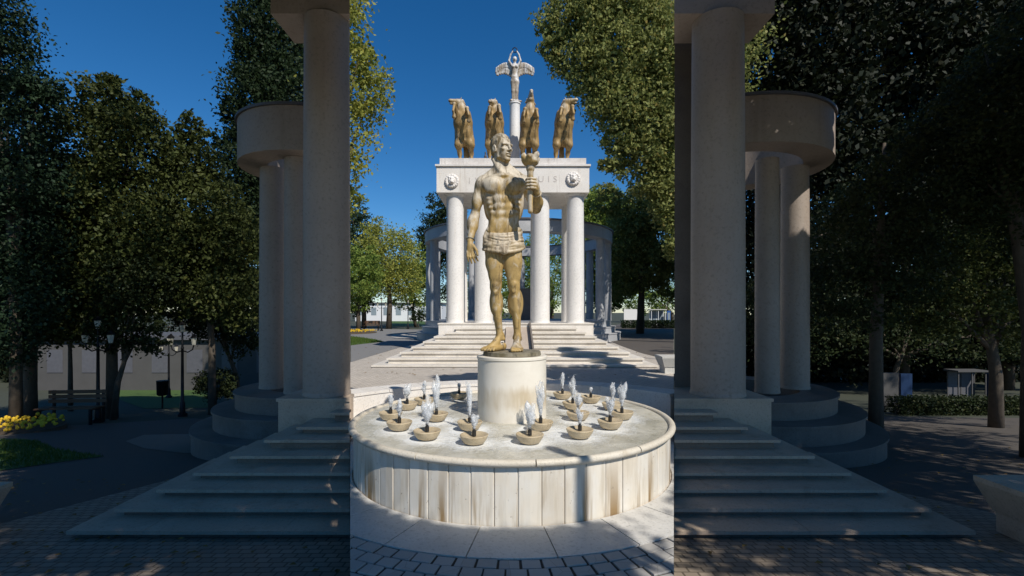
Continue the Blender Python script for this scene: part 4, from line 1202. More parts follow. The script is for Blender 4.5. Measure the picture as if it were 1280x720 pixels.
def bench(loc, label, rz=0):
    t = thing('park_bench', label, 'bench', loc, rz, 'park benches')
    for k in range(4):
        bm = bmesh.new(); box(bm, -.7, .7, -.22 + k * .11, -.13 + k * .11, .42, .45)
        bobj('seat_slat', bm, M['wood'], t)
    for k in range(3):
        bm = bmesh.new(); box(bm, -.7, .7, .23, .26, .52 + k * .12, .61 + k * .12)
        bobj('back_slat', bm, M['wood'], t)
    for x in (-.6, .6):
        bm = bmesh.new(); box(bm, x - .03, x + .03, -.2, -.15, 0, .418); box(bm, x - .03, x + .03, .262, .3, 0, .85); box(bm, x - .03, x + .03, -.2, .26, .38, .415)
        bobj('leg', bm, M['iron'], t)
    return t
B0 = bench((PX(88, 12.6), 12.6, zside(12.6)), 'brown slatted park bench beside the shaded lantern', .1)
dup(B0, (PX(464, 42), 42, 0), .1, 'small brown bench under the trees at the edge of the path')
tb = thing('litter_bin', 'small dark litter bin on a post on the shaded lawn', 'bin', (PX(203, 17), 17, zside(17)))
bm = bmesh.new(); lathe(bm, [(.13, .45), (.17, .5), (.18, .95), (.19, .97), (0, .97)], 16); bobj('bucket', bm, M['iron'], tb, auto=40)
bm = bmesh.new(); lathe(bm, [(.03, 0), (.03, .449)], 8); bobj('post', bm, M['iron'], tb)

def planter(loc, label, k=1.0, m='cap'):
    t = thing('stone_planter', label, 'planter', loc, 0, 'square stone planters')
    t.scale = (k, k, k)
    bm = bmesh.new(); box(bm, -.28, .28, -.28, .28, 0, .20); bevel(bm, .01); bobj('base', bm, M[m], t)
    bm = bmesh.new(); 
    a = [bm.verts.new((x * .30, y * .30, .203)) for x, y in ((-1, -1), (1, -1), (1, 1), (-1, 1))]; b_ = [bm.verts.new((x * .40, y * .40, .48)) for x, y in ((-1, -1), (1, -1), (1, 1), (-1, 1))]
    c_ = [bm.verts.new((x * .40, y * .40, .53)) for x, y in ((-1, -1), (1, -1), (1, 1), (-1, 1))]
    for A, B in ((a, b_), (b_, c_)):
        for k_ in range(4): bm.faces.new((A[k_], A[(k_ + 1) % 4], B[(k_ + 1) % 4], B[k_]))
    bm.faces.new(a[::-1]); bm.faces.new(c_); bevel(bm, .01); bobj('bowl', bm, M[m], t)
    return t
P0 = planter((PX(839, 12.9), 12.9, 0), 'white square stone planter at the right edge of the sunlit plaza', .85)
P1 = planter((PX(1318, 4.3), 4.3, zside(4.3)), 'square stone planter cut by the right edge of the picture', .92, 'sidestone')
dup(P1, (PX(-66, 4.5), 4.5, zside(4.5)), label='square stone planter cut by the left edge of the picture', scale=.75)

# flower beds
def flowers(name, c, rx, ry, n, label, side):
    t = thing(name, label, 'flower bed', (c[0], c[1], zside(c[1]) if side else 0))
    bm = bmesh.new(); lathe(bm, [(1, 0), (.98, .08), (0, .12)], 28)
    for v in bm.verts: v.co.x *= rx; v.co.y *= ry
    bobj('soil', bm, M['soil'], t)
    bm = bmesh.new()
    for i in range(n):
        a, q = random.uniform(0, 2 * PI), math.sqrt(random.random()); x, y = rx * q * math.cos(a), ry * q * math.sin(a)
        bmesh.ops.create_icosphere(bm, subdivisions=1, radius=random.uniform(.03, .05), matrix=Matrix.Translation((x, y, .16 + random.uniform(0, .08))))
    o = bobj('blossoms', bm, M['flower'], t); o['kind'] = 'stuff'
flowers('flower_bed', (PX(446, 37), 37), 1.4, 2.2, 160, 'small bed of yellow flowers at the far left of the sunlit path', False)
flowers('flower_bed', (PX(15, 11.5), 11.5), 1.1, .8, 200, 'bed of yellow flowers in the shade at the left', True)

def low_building(loc, wx, wy, H, label, m='white', win=True, gm='greyglass'):
    t = thing('white_building', label, 'building', loc)
    bm = bmesh.new(); box(bm, -wx, wx, 0, wy, 0, H); bobj('wall', bm, M[m], t)
    bm = bmesh.new(); box(bm, -wx - .2, wx + .2, -.25, wy, H + .003, H + .25); bobj('roof', bm, M['roofdark'], t)
    n = int(wx) if win else 0
    for i in range(n):
        x = -wx + (i + .5) * 2 * wx / n
        bm = bmesh.new(); box(bm, x - .45, x + .45, -.03, -.003, H * .35, H * .8); bobj('window', bm, M[gm], t)
    return t
low_building((PX(498, 85), 85, 0), 7.5, 6, 3.0, 'low white building beyond the sunlit trees at the left')
low_building((PX(200, 28), 28, zside(28)), 7.0, 5, 2.9, 'low pale building in the shade behind the left trees', 'dimwall', True, 'roofdark')  # shade painted into wall and window tones
def shelter(loc, k, label, fm='white', rm='cap', bl='blue'):
    t = thing('glass_shelter', label, 'shelter', loc); t.scale = (k, k, k)
    bm = bmesh.new()
    for x in (-.9, 0, .9):
        for y in (0, .8): box(bm, x - .03, x + .03, y - .03, y + .03, 0, 1.95)
    bobj('frame', bm, M[fm], t)
    bm = bmesh.new(); box(bm, -1.05, 1.05, -.15, .95, 1.953, 2.05); bevel(bm, .02); bobj('roof', bm, M[rm], t)
    for x in (-.45, .45):
        bm = bmesh.new(); box(bm, x - .4, x + .4, .79, .81, .2, 1.9); bobj('pane', bm, M['roofdark' if fm == 'dimwall' else 'greyglass'], t)
    bm = bmesh.new(); box(bm, 1.1, 1.55, -.1, .15, .25, 1.85); bevel(bm, .02); s_ = bobj('sign_panel', bm, M[bl], t)
    bm = bmesh.new(); box(bm, 1.17, 1.48, -.106, -.102, .45, 1.6); bobj('poster', bm, M['dblue' if fm == 'dimwall' else 'greyglass'], s_)
shelter((PX(823, 60), 60, 0), .95, 'small glass shelter with a blue panel beyond the shaded road')
shelter((PX(1215, 20), 20, zside(20)), .62, 'glass shelter with a blue panel in the dark park at the right', 'dimwall', 'dimwall', 'dblue')  # frame, panes and panel carry painted shade in their tones
def board(loc, label, w, H, m):
    t = thing('notice_board', label, 'sign', loc, 0)
    bm = bmesh.new(); box(bm, -w, w, -.05, .05, .15, H); bevel(bm, .015); bobj('panel', bm, m, t)
    bm = bmesh.new(); box(bm, -w * .8, -w * .6, -.03, .03, 0, .148); box(bm, w * .6, w * .8, -.03, .03, 0, .148); bobj('foot', bm, M['iron'], t)
board((PX(788, 52), 52, 0), 'white upright notice board between trunks beyond the road', .7, 1.9, M['white'])
board((PX(1112, 16.5), 16.5, zside(16.5)), 'pale upright notice board beside the trunk in the dark park', .26, 1.25, M['dimwall'])
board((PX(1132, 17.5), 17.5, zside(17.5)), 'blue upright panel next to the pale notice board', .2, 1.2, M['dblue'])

# lamp behind the camera whose shadow falls on the basin
tl = thing('street_lamp', 'tall slim lamp post behind the viewer casting its shadow on the basin', 'street lamp', (3.14, -.10, 0))
bm = bmesh.new(); lathe(bm, [(.06, 0), (.06, .5), (.055, .55), (.05, 5.3)], 14); bobj('post', bm, M['iron'], tl, auto=40)
bm = bmesh.new(); lathe(bm, [(.036, 5.302), (.06, 5.33), (.06, 5.45), (.03, 5.5), (0, 5.5)], 14); bobj('lantern', bm, M['glass'], tl, auto=40)

def blocked(P):
    """True where foliage at P would shade what the photograph shows in full sun"""
    bad = np.zeros(len(P), bool)
    sx, sy = .567, .824
    for Z in np.arange(0, 11.1, .45):
        t = P[:, 2] - Z; ok = t > 0
        X = P[:, 0] - sx * t; Y = P[:, 1] + sy * t
        bad |= ok & (Y > 10.3) & (np.abs(X) < .338 * Y) & ~((X > .16 * Y) & (Y > 19) & (Z < 1)) & (Y < 60)
        if 1.1 < Z < 3.7: bad |= ok & ((X) ** 2 + (Y - 5.2) ** 2 < .85 ** 2)
        if Z < .6: bad |= ok & (X ** 2 + (Y - BC[1]) ** 2 < 1.68 ** 2)
        if Z < .5: bad |= ok & (Y > 6.5) & (Y < 9) & (np.abs(X) < .345 * Y) & (X < .9)
    return bad

# ------------------------------------------------------------------ trees
def leaf_mesh(name, P, size, mat, parent, flat=.0):
    """P (n,3) leaf positions -> one mesh of folded two-triangle leaves"""
    n = len(P); rng = RNG
    a = rng.normal(size=(n, 3)); a /= np.linalg.norm(a, axis=1)[:, None]
    b = rng.normal(size=(n, 3))
    b -= (b * a).sum(1)[:, None] * a; b /= np.linalg.norm(b, axis=1)[:, None]
    c = np.cross(a, b)
    s = size * rng.uniform(.6, 1.3, (n, 1))
    V = np.empty((n, 4, 3))
    V[:, 0] = P - a * s * .6; V[:, 2] = P + a * s * .6
    V[:, 1] = P + b * s * .38 + c * s * .12; V[:, 3] = P - b * s * .38 + c * s * .12
    me = bpy.data.meshes.new(name)
    me.vertices.add(n * 4); me.vertices.foreach_set('co', V.astype(np.float32).ravel())
    me.loops.add(n * 4); me.loops.foreach_set('vertex_index', np.arange(n * 4, dtype=np.int32))
    me.polygons.add(n); me.polygons.foreach_set('loop_start', np.arange(0, n * 4, 4, dtype=np.int32))
    me.update(calc_edges=True)
    return mobj(name, me, mat, parent)

def crown_points(blobs, n, clump=.12, per=28, shell=.55):
    """blobs: list of (centre, radii). clumps scattered mostly in the outer shell"""
    vol = np.array([r[0] * r[1] * r[2] for _, r in blobs]) ** (2 / 3.); vol = vol / vol.sum()
    out = []
    rng = RNG
    for (c, r), f in zip(blobs, vol):
        k = max(4, int(n * f / per))
        d = rng.normal(size=(k, 3)); d /= np.linalg.norm(d, axis=1)[:, None]
        rad = shell + (1 - shell) * rng.random(k) ** .6
        rad *= 1 + .16 * np.sin(d[:, 0] * 7 + c[0] * 3) * np.sin(d[:, 2] * 6 + c[2]) + rng.normal(size=k) * .05
        cc = np.array(c) + d * rad[:, None] * np.array(r)
        mr = clump * float(np.mean(r))
        sz = mr * rng.uniform(.5, 1.4, k)
        P = cc[:, None, :] + rng.normal(size=(k, per, 3)) * sz[:, None, None] * np.array((1, 1, .75))
        out.append(P.reshape(-1, 3))
    return np.concatenate(out)

def tree(label, base, blobs, n, size, mat, trunk, name='broadleaf_tree', cat='tree', group='park trees', bark='bark', clump=.12, per=28, shell=.55, limbs=None, r0=.2):
    """blobs in world coordinates; base (x,y,z)"""
    t = thing(name, label, cat, base, 0, group)
    B = np.array(base)
    P = crown_points(blobs, n, clump, per, shell)
    if base[0] > 0 and base[1] < 20: P = P[~blocked(P)]
    if base[1] < 20: P = P[~((np.abs(P[:, 0]) < (.335 if base[0] > 0 else .24) * P[:, 1]))]
    P = P - B
    leaf_mesh('crown', P, size, M[mat], t)
    bm = bmesh.new()
    top = np.mean([b[0] for b in blobs], 0) - B
    tp = [(0, 0, -.1), (trunk[0] * .3, 0, top[2] * .35), (top[0] * .6 + trunk[0] * .3, top[1] * .5, top[2] * .75), tuple(top)]
    tube(bm, tp, [r0, r0 * .8, r0 * .5, r0 * .2], 10)
    for (c, r) in blobs[:14]:
        if base[0] > 0 and base[1] < 20 and blocked(np.array([c])).any(): continue
        e = np.array(c) - B; s_ = np.array(tp[1]) * .6 + np.array(tp[2]) * .4
        mid = (s_ + e) / 2 + np.array((0, 0, .1 * abs(e[2])))
        tube(bm, [tuple(s_), tuple(mid), tuple(e)], [r0 * .4, r0 * .24, r0 * .07], 6)
    bobj('trunk', bm, M[bark], t, True)
    return t

def pb(px, py, Y, rx, ry, rd=None, dy=0):
    """blob from photograph pixels at distance Y; radii in pixels"""
    k = Y / F
    return ((PX(px, Y + dy), Y + dy, PZ(py, Y + dy)), (rx * k, (rd if rd else (rx + ry) / 2 * k), ry * k))

# --- sunlit trees of the central view
tree('tall yellow-green plane tree branch crown at the upper left of the bright view', (PX(408, 12), 12.2, zside(12)), 
     [pb(425, 40, 12, 30, 55), pb(440, 110, 12, 42, 42), pb(432, 180, 12, 38, 34), pb(425, 235, 12, 22, 40), pb(448, 70, 12, 20, 30), pb(462, 125, 12.3, 24, 30), pb(430, -10, 12, 28, 40)], 9000, .085, 'leaf_yel', (0, 0), r0=.16, clump=.22)
tree('dark conifer-like tree at the left edge behind the path', (PX(455, 48), 48, 0),
     [pb(448, 300, 48, 22, 40), pb(440, 270, 48, 18, 30), pb(452, 340, 48, 26, 40), pb(444, 372, 48, 22, 25)], 9000, .22, 'leaf_con', (0, 0), name='conifer_tree', r0=.25)
tree('yellow-green tree with uneven top left of the tall poplar', (PX(486, 46), 46, 0),
     [pb(474, 300, 46, 26, 22), pb(492, 320, 46, 34, 34), pb(480, 345, 46, 36, 28), pb(470, 285, 46, 10, 14), pb(508, 300, 46, 10, 15), pb(500, 350, 46, 30, 26), pb(460, 325, 46, 22, 28)], 15000, .17, 'leaf_yel', (.3, 0), r0=.28, clump=.17, per=16)
tree('mid green tree filling the gap beside the rotunda', (PX(520, 52), 52, 0),
     [pb(520, 330, 52, 24, 30), pb(510, 350, 52, 26, 28), pb(528, 365, 52, 20, 26), pb(505, 372, 52, 18, 16)], 9000, .18, 'leaf_mid', (-1, 0), r0=.2)
tree('green tree at the left edge above the flower bed', (PX(448, 40), 40, 0),
     [pb(446, 350, 40, 30, 32), pb(440, 378, 40, 20, 16), pb(455, 330, 40, 22, 22)], 8000, .16, 'leaf_mid', (0, 0), r0=.2)
tree('tall dark poplar behind the left end of the rotunda', (PX(548, 55), 55, 0),
     [pb(548, 262, 55, 14, 30), pb(545, 300, 55, 22, 36), pb(545, 345, 55, 26, 40), pb(560, 290, 55, 22, 40), pb(532, 300, 55, 10, 25)], 14000, .2, 'leaf_dark', (0, 0), name='poplar_tree', r0=.3)
tree('small rounded bush on the far lawn near the rotunda', (PX(523, 50), 50, 0), [pb(523, 395, 50, 10, 7)], 1500, .12, 'leaf_dark', (0, 0), name='garden_shrub', cat='shrub', r0=.05)
# behind rotunda
for i, (px, py, rx, ry, Y, lab, mt) in enumerate(((600, 345, 40, 60, 62, 'green tree seen between the left columns of the portico', 'leaf_mid'), (650, 350, 34, 60, 60, 'green tree behind the statue legs beyond the rotunda', 'leaf_mid'), (690, 340, 34, 70, 58, 'dense green tree seen between the right columns', 'leaf_mid'))):
    tree(lab, (PX(px, Y), Y, 0), [pb(px, py, Y, rx, ry * .6), pb(px - 12, py + 30, Y, rx * .7, ry * .45), pb(px + 12, py - 25, Y, rx * .6, ry * .5)], 9000, .2, mt, (0, 0), r0=.25)
tree('bright green tree right of the portico behind the rotunda', (PX(748, 44), 44, 0),
     [pb(748, 265, 44, 26, 32), pb(770, 285, 44, 30, 42), pb(735, 290, 44, 22, 36), pb(785, 320, 44, 30, 40), pb(765, 345, 44, 30, 36), pb(755, 372, 44, 22, 20), pb(725, 320, 44, 20, 40)], 30000, .24, 'leaf_mid', (.5, 0), r0=.3)
tree('broad olive tree over the shaded road at the right', (PX(800, 36), 36, 0),
     [pb(800, 270, 36, 36, 36), pb(830, 300, 36, 34, 44), pb(805, 330, 36, 36, 34), pb(845, 345, 36, 36, 34), pb(775, 360, 36, 22, 20), pb(830, 255, 36, 30, 34), pb(780, 300, 36, 30, 40), pb(760, 250, 36, 18, 20)], 34000, .19, 'leaf_plane', (.3, 0), r0=.3)
tree('far green tree behind the glass shelter', (PX(840, 75), 75, 0),
     [pb(835, 375, 75, 30, 18), pb(800, 378, 75, 26, 16), pb(815, 360, 75, 28, 18)], 6000, .25, 'leaf_mid', (0, 0), r0=.3)
# the big plane tree at upper right
big = [pb(700, 28, 22, 30, 28), pb(740, 20, 22, 44, 40), pb(725, 75, 22, 40, 30), pb(770, 70, 22, 50, 50), pb(820, 60, 22, 50, 60), pb(775, 130, 22, 46, 40), pb(822, 150, 22, 44, 50),
       pb(748, 112, 22, 34, 24), pb(800, 200, 22, 34, 28), pb(835, 220, 22, 30, 40), pb(785, 175, 22, 30, 26), pb(850, 110, 23, 50, 90), pb(780, 0, 22, 60, 40), pb(880, 60, 24, 60, 90), pb(890, 160, 25, 50, 60), pb(760, 205, 22, 16, 12), pb(690, 60, 22, 18, 16), pb(838, 262, 22, 26, 26), pb(812, 232, 22, 26, 18), pb(842, 300, 22, 14, 26)]
tree('huge plane tree with sunlit leaves reaching over the upper right sky', (PX(893, 24), 24, zside(24)), big, 95000, .15, 'leaf_plane', (0, 0), bark='barkp', clump=.14, per=14, shell=.3, r0=.35)
# hedge at the right
hd = thing('low_hedge', 'low dark clipped hedge along the shaded road at the right', 'hedge', (PX(815, 48), 48, 0))
P = np.stack([RNG.uniform(-3.0, 3.0, 5000), RNG.uniform(-.4, .4, 5000), RNG.uniform(.02, .8, 5000) ** 1], 1); leaf_mesh('foliage', P, .12, M['leaf_dark'], hd)
bm = bmesh.new()
for x in np.linspace(-2.8, 2.8, 12): tube(bm, [(x, 0, 0), (x + .05, 0, .7)], [.03, .01], 5)
bobj('stems', bm, M['bark'], hd)['kind'] = 'stuff'

# --- left park
def zs(Y): return zside(Y)
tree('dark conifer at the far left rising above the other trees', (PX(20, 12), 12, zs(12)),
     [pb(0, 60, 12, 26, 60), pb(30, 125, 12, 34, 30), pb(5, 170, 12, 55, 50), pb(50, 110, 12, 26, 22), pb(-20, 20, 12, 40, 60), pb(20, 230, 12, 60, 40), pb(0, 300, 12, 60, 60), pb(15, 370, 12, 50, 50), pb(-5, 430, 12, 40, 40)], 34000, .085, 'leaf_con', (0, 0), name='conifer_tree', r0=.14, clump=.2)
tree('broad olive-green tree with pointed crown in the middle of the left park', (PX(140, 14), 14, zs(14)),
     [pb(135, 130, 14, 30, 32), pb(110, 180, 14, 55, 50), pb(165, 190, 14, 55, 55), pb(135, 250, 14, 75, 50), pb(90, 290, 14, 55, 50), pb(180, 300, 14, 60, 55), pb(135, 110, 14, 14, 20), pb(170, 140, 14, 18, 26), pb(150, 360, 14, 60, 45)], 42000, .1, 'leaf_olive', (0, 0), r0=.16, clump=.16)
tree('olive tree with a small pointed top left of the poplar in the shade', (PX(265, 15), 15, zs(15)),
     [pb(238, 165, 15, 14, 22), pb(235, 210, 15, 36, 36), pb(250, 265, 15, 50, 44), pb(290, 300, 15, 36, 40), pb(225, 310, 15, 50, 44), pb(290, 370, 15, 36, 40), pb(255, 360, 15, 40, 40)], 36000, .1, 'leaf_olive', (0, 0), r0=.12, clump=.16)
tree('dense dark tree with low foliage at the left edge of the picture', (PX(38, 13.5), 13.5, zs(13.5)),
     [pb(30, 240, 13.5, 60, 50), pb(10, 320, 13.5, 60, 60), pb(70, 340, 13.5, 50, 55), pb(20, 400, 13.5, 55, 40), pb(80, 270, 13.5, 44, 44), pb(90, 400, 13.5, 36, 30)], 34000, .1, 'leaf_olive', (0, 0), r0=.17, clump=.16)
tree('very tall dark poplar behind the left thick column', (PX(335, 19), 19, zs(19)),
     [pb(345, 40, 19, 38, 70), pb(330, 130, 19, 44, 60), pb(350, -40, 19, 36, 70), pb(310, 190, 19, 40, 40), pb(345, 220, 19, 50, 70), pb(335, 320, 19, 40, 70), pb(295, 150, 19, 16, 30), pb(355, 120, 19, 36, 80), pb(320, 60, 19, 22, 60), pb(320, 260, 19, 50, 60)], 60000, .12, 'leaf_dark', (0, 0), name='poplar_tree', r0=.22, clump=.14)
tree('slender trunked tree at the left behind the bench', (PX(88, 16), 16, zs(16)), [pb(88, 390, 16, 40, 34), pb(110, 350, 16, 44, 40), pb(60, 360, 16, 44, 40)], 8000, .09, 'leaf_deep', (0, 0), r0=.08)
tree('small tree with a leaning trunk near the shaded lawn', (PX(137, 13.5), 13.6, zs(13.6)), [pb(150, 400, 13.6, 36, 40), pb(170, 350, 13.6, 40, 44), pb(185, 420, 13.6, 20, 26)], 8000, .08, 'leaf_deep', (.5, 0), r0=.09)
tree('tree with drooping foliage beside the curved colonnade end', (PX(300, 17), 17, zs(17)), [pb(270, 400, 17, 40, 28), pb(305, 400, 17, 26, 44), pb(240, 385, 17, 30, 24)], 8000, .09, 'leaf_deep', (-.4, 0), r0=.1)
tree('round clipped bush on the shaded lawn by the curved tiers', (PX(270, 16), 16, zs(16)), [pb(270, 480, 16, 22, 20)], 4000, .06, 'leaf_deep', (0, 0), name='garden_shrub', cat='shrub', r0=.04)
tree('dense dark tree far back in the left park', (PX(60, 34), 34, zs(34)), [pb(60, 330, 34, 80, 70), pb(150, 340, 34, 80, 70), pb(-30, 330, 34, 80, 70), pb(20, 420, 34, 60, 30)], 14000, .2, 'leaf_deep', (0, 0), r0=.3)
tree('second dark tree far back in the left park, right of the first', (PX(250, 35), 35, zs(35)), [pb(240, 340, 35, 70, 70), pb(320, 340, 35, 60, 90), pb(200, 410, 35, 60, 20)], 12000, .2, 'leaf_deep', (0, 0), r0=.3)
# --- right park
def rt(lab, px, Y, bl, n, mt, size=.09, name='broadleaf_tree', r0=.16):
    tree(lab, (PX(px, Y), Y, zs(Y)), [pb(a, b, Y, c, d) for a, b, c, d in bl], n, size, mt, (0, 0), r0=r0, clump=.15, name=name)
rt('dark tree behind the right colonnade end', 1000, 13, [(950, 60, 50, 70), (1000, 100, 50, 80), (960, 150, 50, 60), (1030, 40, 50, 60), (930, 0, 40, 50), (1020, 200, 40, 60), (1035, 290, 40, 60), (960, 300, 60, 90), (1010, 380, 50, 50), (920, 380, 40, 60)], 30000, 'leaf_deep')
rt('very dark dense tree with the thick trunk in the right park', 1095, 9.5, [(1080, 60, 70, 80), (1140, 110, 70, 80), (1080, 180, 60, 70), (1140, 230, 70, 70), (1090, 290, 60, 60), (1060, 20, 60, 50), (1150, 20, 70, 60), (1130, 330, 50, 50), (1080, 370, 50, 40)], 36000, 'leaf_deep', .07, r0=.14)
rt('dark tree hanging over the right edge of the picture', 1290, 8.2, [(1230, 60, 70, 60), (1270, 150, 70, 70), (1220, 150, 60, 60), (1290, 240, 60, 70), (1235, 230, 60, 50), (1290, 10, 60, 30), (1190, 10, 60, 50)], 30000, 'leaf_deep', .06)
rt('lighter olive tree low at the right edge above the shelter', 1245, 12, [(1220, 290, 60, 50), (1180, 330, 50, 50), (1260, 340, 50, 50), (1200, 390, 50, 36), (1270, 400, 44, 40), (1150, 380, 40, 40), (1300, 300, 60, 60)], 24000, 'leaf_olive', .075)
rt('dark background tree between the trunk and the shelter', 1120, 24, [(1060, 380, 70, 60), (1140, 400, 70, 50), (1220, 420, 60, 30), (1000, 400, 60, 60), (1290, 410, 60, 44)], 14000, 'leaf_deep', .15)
rt('tall dark background tree right of the colonnade end', 980, 26, [(960, 60, 60, 90), (1010, 160, 60, 90), (950, 220, 60, 90), (1030, 60, 60, 80), (980, 330, 70, 80), (940, 0, 60, 60), (1040, 400, 60, 60)], 46000, 'leaf_dimmed', .26, r0=.3)
rt('tall dark background tree behind the thick trunk', 1130, 27, [(1110, 60, 70, 90), (1160, 160, 70, 90), (1100, 240, 70, 90), (1180, 40, 60, 80), (1140, 340, 80, 80), (1090, 0, 60, 60), (1180, 400, 60, 60)], 46000, 'leaf_dimmed', .26, r0=.3)
rt('tall dark background tree at the far right', 1260, 28, [(1250, 80, 60, 80), (1270, 180, 70, 90), (1230, 260, 70, 90), (1290, 60, 60, 80), (1260, 350, 80, 80), (1210, 0, 60, 60), (1290, 420, 60, 50)], 46000, 'leaf_dimmed', .26, r0=.3)
for x_, Y_, lab in ((1150, 33, 'long dark hedge closing the park behind the shelter'), (60, 33, 'long dark hedge closing the park behind the left trees')):
    h_ = thing('tall_hedge', lab, 'hedge', (PX(x_, Y_), Y_, zs(Y_)))
    P = np.stack([RNG.uniform(-15, 13, 24000), RNG.uniform(-.6, .6, 24000), RNG.uniform(0, 5.2 if x_ > 600 else 3.4, 24000)], 1); P[:, 2] *= .88 + .12 * np.sin(P[:, 0] * 1.7) * np.sin(P[:, 0] * .6 + 1)
    leaf_mesh('foliage', P, .3, M['leaf_dimmed'], h_)
    bm = bmesh.new()
    for x in np.linspace(-14, 12, 14): tube(bm, [(x, 0, 0), (x + .1, 0, 2.6)], [.1, .03], 5)
    bobj('stems', bm, M['bark'], h_)['kind'] = 'stuff'
hd2 = thing('low_hedge', 'long dark hedge in front of the right shelter', 'hedge', (PX(1210, 15), 15, zs(15)))
P = np.stack([RNG.uniform(-2.3, 3.0, 9000), RNG.uniform(-.4, .4, 9000), RNG.uniform(.0, .55, 9000)], 1); leaf_mesh('foliage', P, .07, M['leaf_deep'], hd2)
bm = bmesh.new()
for x in np.linspace(-2.2, 2.9, 12): tube(bm, [(x, 0, 0), (x + .05, 0, .45)], [.03, .01], 5)
bobj('stems', bm, M['bark'], hd2)['kind'] = 'stuff'

# --- unseen plane trees near the viewer, crowns shaped to shade sides and foreground
def canopies():
    rng = np.random.default_rng(3)
    pts = []
    d = np.array((.567, -.824, 1.0))
    N = 9000
    # receivers at the left, the right, the foreground
    def rec(n, xa, xb, ya, yb, za, zb):
        Y = rng.uniform(ya, yb, n); u = rng.uniform(xa, xb, n)
        return np.stack([u * Y, Y, rng.uniform(za, zb, n)], 1)
    R_all = np.concatenate([
        rec(5200, -1.05, -.336, 3.9, 10.5, -1, 5.5), rec(400, -1.05, -.36, 10, 17, -1, 7),
        rec(5200, .336, 1.05, 3.9, 10.5, -1, 5.5), rec(1100, .36, 1.05, 10, 17, -1, 7)])
    fr = rng.uniform(size=(520, 3)); fr = np.stack([-1.6 + 2.2 * fr[:, 0], 1.6 + 1.95 * fr[:, 1], 0 * fr[:, 0]], 1)
    R_all = np.concatenate([R_all, fr])
    # height above which a point is out of the picture
    t0 = np.zeros(len(R_all))
    for it in range(60):
        P = R_all + d * t0[:, None]
        vis = (P[:, 2] < 1.6 + .70 * np.maximum(P[:, 1], 0) + .5) | (P[:, 2] < 5.0)
        t0[vis] += .35
    P = R_all + d * (t0 + rng.uniform(0, 2.2, len(t0)))[:, None]
    return P
CP = canopies()
def canopy_tree(label, base, pts, n_per, size, mat, extra=None):
    t = thing('shade_plane_tree', label, 'tree', base, 0, 'unseen plane trees with crowns shaped to shade the sides')
    B = np.array(base)
    rng = np.random.default_rng(5)
    L_ = pts[:, None, :] + rng.normal(size=(len(pts), n_per, 3)) * .17
    L_ = L_.reshape(-1, 3)
    L_ = L_[~blocked(L_)]
    if extra is not None:
        E_ = (extra[:, None, :] + rng.normal(size=(len(extra), 10, 3)) * .09).reshape(-1, 3)
        bad = np.zeros(len(E_), bool)
        for Z in (0, .4, .8, 1.2):
            t_ = E_[:, 2] - Z; X = E_[:, 0] - .567 * t_; Y = E_[:, 1] + .824 * t_
            bad |= (Y > 11.8) & (Y < 14.2) & (X > 3.3) & (X < 5.2)
        L_ = np.concatenate([L_, E_[~bad]])
    vis = (L_[:, 2] < 1.6 + .67 * np.maximum(L_[:, 1], 0) + .1)
    L_ = L_[~vis] - B
    leaf_mesh('crown', L_, size, M[mat], t)
    bm = bmesh.new()
    tube(bm, [(0, 0, -.1), (0, 0, 2.5), (0, -.3, 5.0)], [.34, .28, .22], 12)
    k = rng.choice(len(pts), min(16, len(pts)), replace=False)
    for i in k:
        e = pts[i] - B; s_ = np.array((0, -.3, 4.9)); mid = s_ * .5 + e * .5 + np.array((0, -.6, .6))
        seg = np.array([s_, mid, e]) 
        smp = np.concatenate([np.linspace(s_, mid, 8), np.linspace(mid, e, 8)]) + B
        if blocked(smp).any(): continue
        tube(bm, [tuple(x) for x in seg], [.11, .07, .02], 6)
    bobj('trunk', bm, M['barkp'], t, True)
lm = (CP[:, 0] - .0) < (.9 + .0 * CP[:, 1])
def right_cover():  # extra leaves added only to shade the right column and colonnade
    rng = np.random.default_rng(9); d = np.array((.567, -.824, 1.0)); R = []
    R.append(np.stack([rng.uniform(1.85, 3.35, 2200), rng.uniform(6.3, 7.0, 2200), rng.uniform(1.5, 6.6, 2200)], 1))
    R.append(np.stack([rng.uniform(2.3, 3.9, 700), np.full(700, 6.75), rng.uniform(5.6, 6.6, 700)], 1))
    R.append(np.stack([rng.uniform(3.3, 6.4, 2600), rng.uniform(8.0, 9.8, 2600), rng.uniform(.5, 5.4, 2600)], 1))
    R = np.concatenate(R); t = 2.0 + 0 * R[:, 0]
    for it in range(60):
        P = R + d * t[:, None]; vis = (P[:, 2] < 1.6 + .70 * np.maximum(P[:, 1], 0) + .6) | (P[:, 2] < 5.0); t[vis] += .35
    P = R + d * (t + rng.uniform(0, 1.2, len(t)))[:, None]
    return P
EXTRA = right_cover()
canopy_tree('unseen plane tree behind the viewer, crown shaped to shade the left side', (-4.5, -3.0, 0), CP[lm], 26, .13, 'leaf_plane')
canopy_tree('unseen plane tree behind the viewer, crown shaped to shade the right side', (8.5, -3.0, 0), CP[~lm], 26, .13, 'leaf_plane', EXTRA)

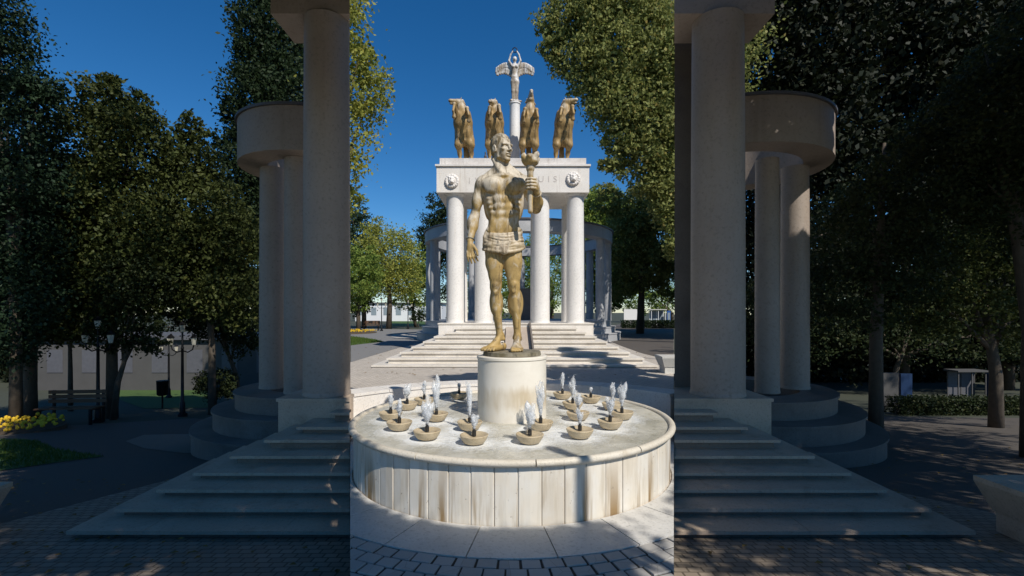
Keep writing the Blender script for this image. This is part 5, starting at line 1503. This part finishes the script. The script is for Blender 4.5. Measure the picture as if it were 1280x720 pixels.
# ------------------------------------------------------------------ grass tufts and fallen leaves
def scatter(name, poly, n, m, side, size, mode, label, cat):
    xs = [p[0] for p in poly]; ys = [p[1] for p in poly]
    bm = bmesh.new(); k = 0
    W = []
    for p in poly:
        z = 976.0 / (p[1] - 453.0) if side else EYE * F / (p[1] - HY); W.append((PX(p[0], z), z))
    def inside(x, y):
        c = False; j = len(W) - 1
        for i in range(len(W)):
            if (W[i][1] > y) != (W[j][1] > y) and x < (W[j][0] - W[i][0]) * (y - W[i][1]) / (W[j][1] - W[i][1]) + W[i][0]: c = not c
            j = i
        return c
    x0, x1 = min(p[0] for p in W), max(p[0] for p in W); y0, y1 = min(p[1] for p in W), max(p[1] for p in W)
    while k < n:
        x, y = random.uniform(x0, x1), random.uniform(y0, y1)
        if not inside(x, y): k += 1; continue
        z = (zside(y) if side else 0) + .012; a = random.uniform(0, 2 * PI); s = size * random.uniform(.6, 1.3)
        if mode == 'blade':
            dx, dy = s * .12 * math.cos(a), s * .12 * math.sin(a); tx, ty = random.uniform(-.5, .5) * s, random.uniform(-.5, .5) * s
            bm.faces.new([bm.verts.new((x - dx, y - dy, z)), bm.verts.new((x + dx, y + dy, z)), bm.verts.new((x + tx, y + ty, z + s))])
        else:
            c, s2 = math.cos(a) * s, math.sin(a) * s; zz = z + .01
            bm.faces.new([bm.verts.new((x - c, y - s2, zz)), bm.verts.new((x + s2 * .6, y - c * .6, zz + s * .3)), bm.verts.new((x + c, y + s2, zz)), bm.verts.new((x - s2 * .6, y + c * .6, zz + s * .2))])
        k += 1
    me = bpy.data.meshes.new(name); bm.to_mesh(me); bm.free()
    return tag(mobj(name, me, m), label, cat, kind='stuff')
M['blade'] = leafmat('grass_blades', (.04, .08, .01), (.10, .15, .025), tr=.3)
M['litter'] = leafmat('dry_leaves', (.16, .09, .03), (.28, .18, .06), tr=.1)
scatter('grass', [(0, 550), (0, 589), (75, 578), (130, 571), (70, 562), (48, 552)], 9000, M['blade'], True, .05, 'blade', 'short grass on the shaded lawn at the left', 'grass')
scatter('grass', [(438.4, 421), (438.4, 432), (480, 427.5), (452, 422.5)], 6000, M['blade'], False, .09, 'blade', 'short sunlit grass beside the path', 'grass')
scatter('fallen_leaves', [(438.4, 425), (438.4, 475), (840, 475), (842, 440), (700, 430)], 700, M['litter'], False, .035, 'leaf', 'scattered dry leaves on the sunlit plaza', 'leaves')
scatter('fallen_leaves', [(0, 600), (0, 719), (430, 719), (300, 600)], 260, M['litter'], True, .03, 'leaf', 'scattered dry leaves on the shaded paving at the left', 'leaves')
scatter('fallen_leaves', [(850, 640), (850, 719), (1280, 719), (1280, 560), (1100, 560)], 300, M['litter'], True, .03, 'leaf', 'scattered dry leaves on the shaded paving at the right', 'leaves')

# ------------------------------------------------------------------ sky, sun, camera
wd = bpy.data.worlds.new('World'); scene.world = wd; wd.use_nodes = True
nt = wd.node_tree; bg = nt.nodes['Background']
sky = nt.nodes.new('ShaderNodeTexSky'); sky.sky_type = 'NISHITA'; sky.sun_disc = False
sky.sun_elevation = R_(45); sky.sun_rotation = math.atan2(SD.x, SD.y)
sky.air_density = 1.0; sky.dust_density = 0.0; sky.ozone_density = 6.0; sky.altitude = 600
hs = nt.nodes.new('ShaderNodeHueSaturation'); hs.inputs['Saturation'].default_value = 1.26; hs.inputs['Value'].default_value = 1.5
nt.links.new(sky.outputs[0], hs.inputs['Color']); nt.links.new(hs.outputs[0], bg.inputs['Color']); bg.inputs['Strength'].default_value = .065
sl = bpy.data.lights.new('sun', 'SUN'); sl.energy = 4.6; sl.angle = R_(.5); sl.color = (1, .95, .87)
so = bpy.data.objects.new('sun', sl); link(so)
so.rotation_euler = SD.to_track_quat('Z', 'Y').to_euler()
cam = bpy.data.cameras.new('camera'); co = bpy.data.objects.new('camera', cam); link(co)
cam.sensor_width = 36; cam.lens = F / 1280 * 36; cam.shift_y = (HY - 360) / 1280
co.location = (0, 0, EYE); co.rotation_euler = (PI / 2, 0, 0); cam.clip_end = 3000; cam.clip_start = .05
scene.camera = co
scene.view_settings.view_transform = 'Standard'; scene.view_settings.look = 'None'
scene.view_settings.exposure = .05; scene.view_settings.gamma = 1; scene.view_settings.use_curve_mapping = False
scene.cycles.max_bounces = 6; scene.cycles.transparent_max_bounces = 12
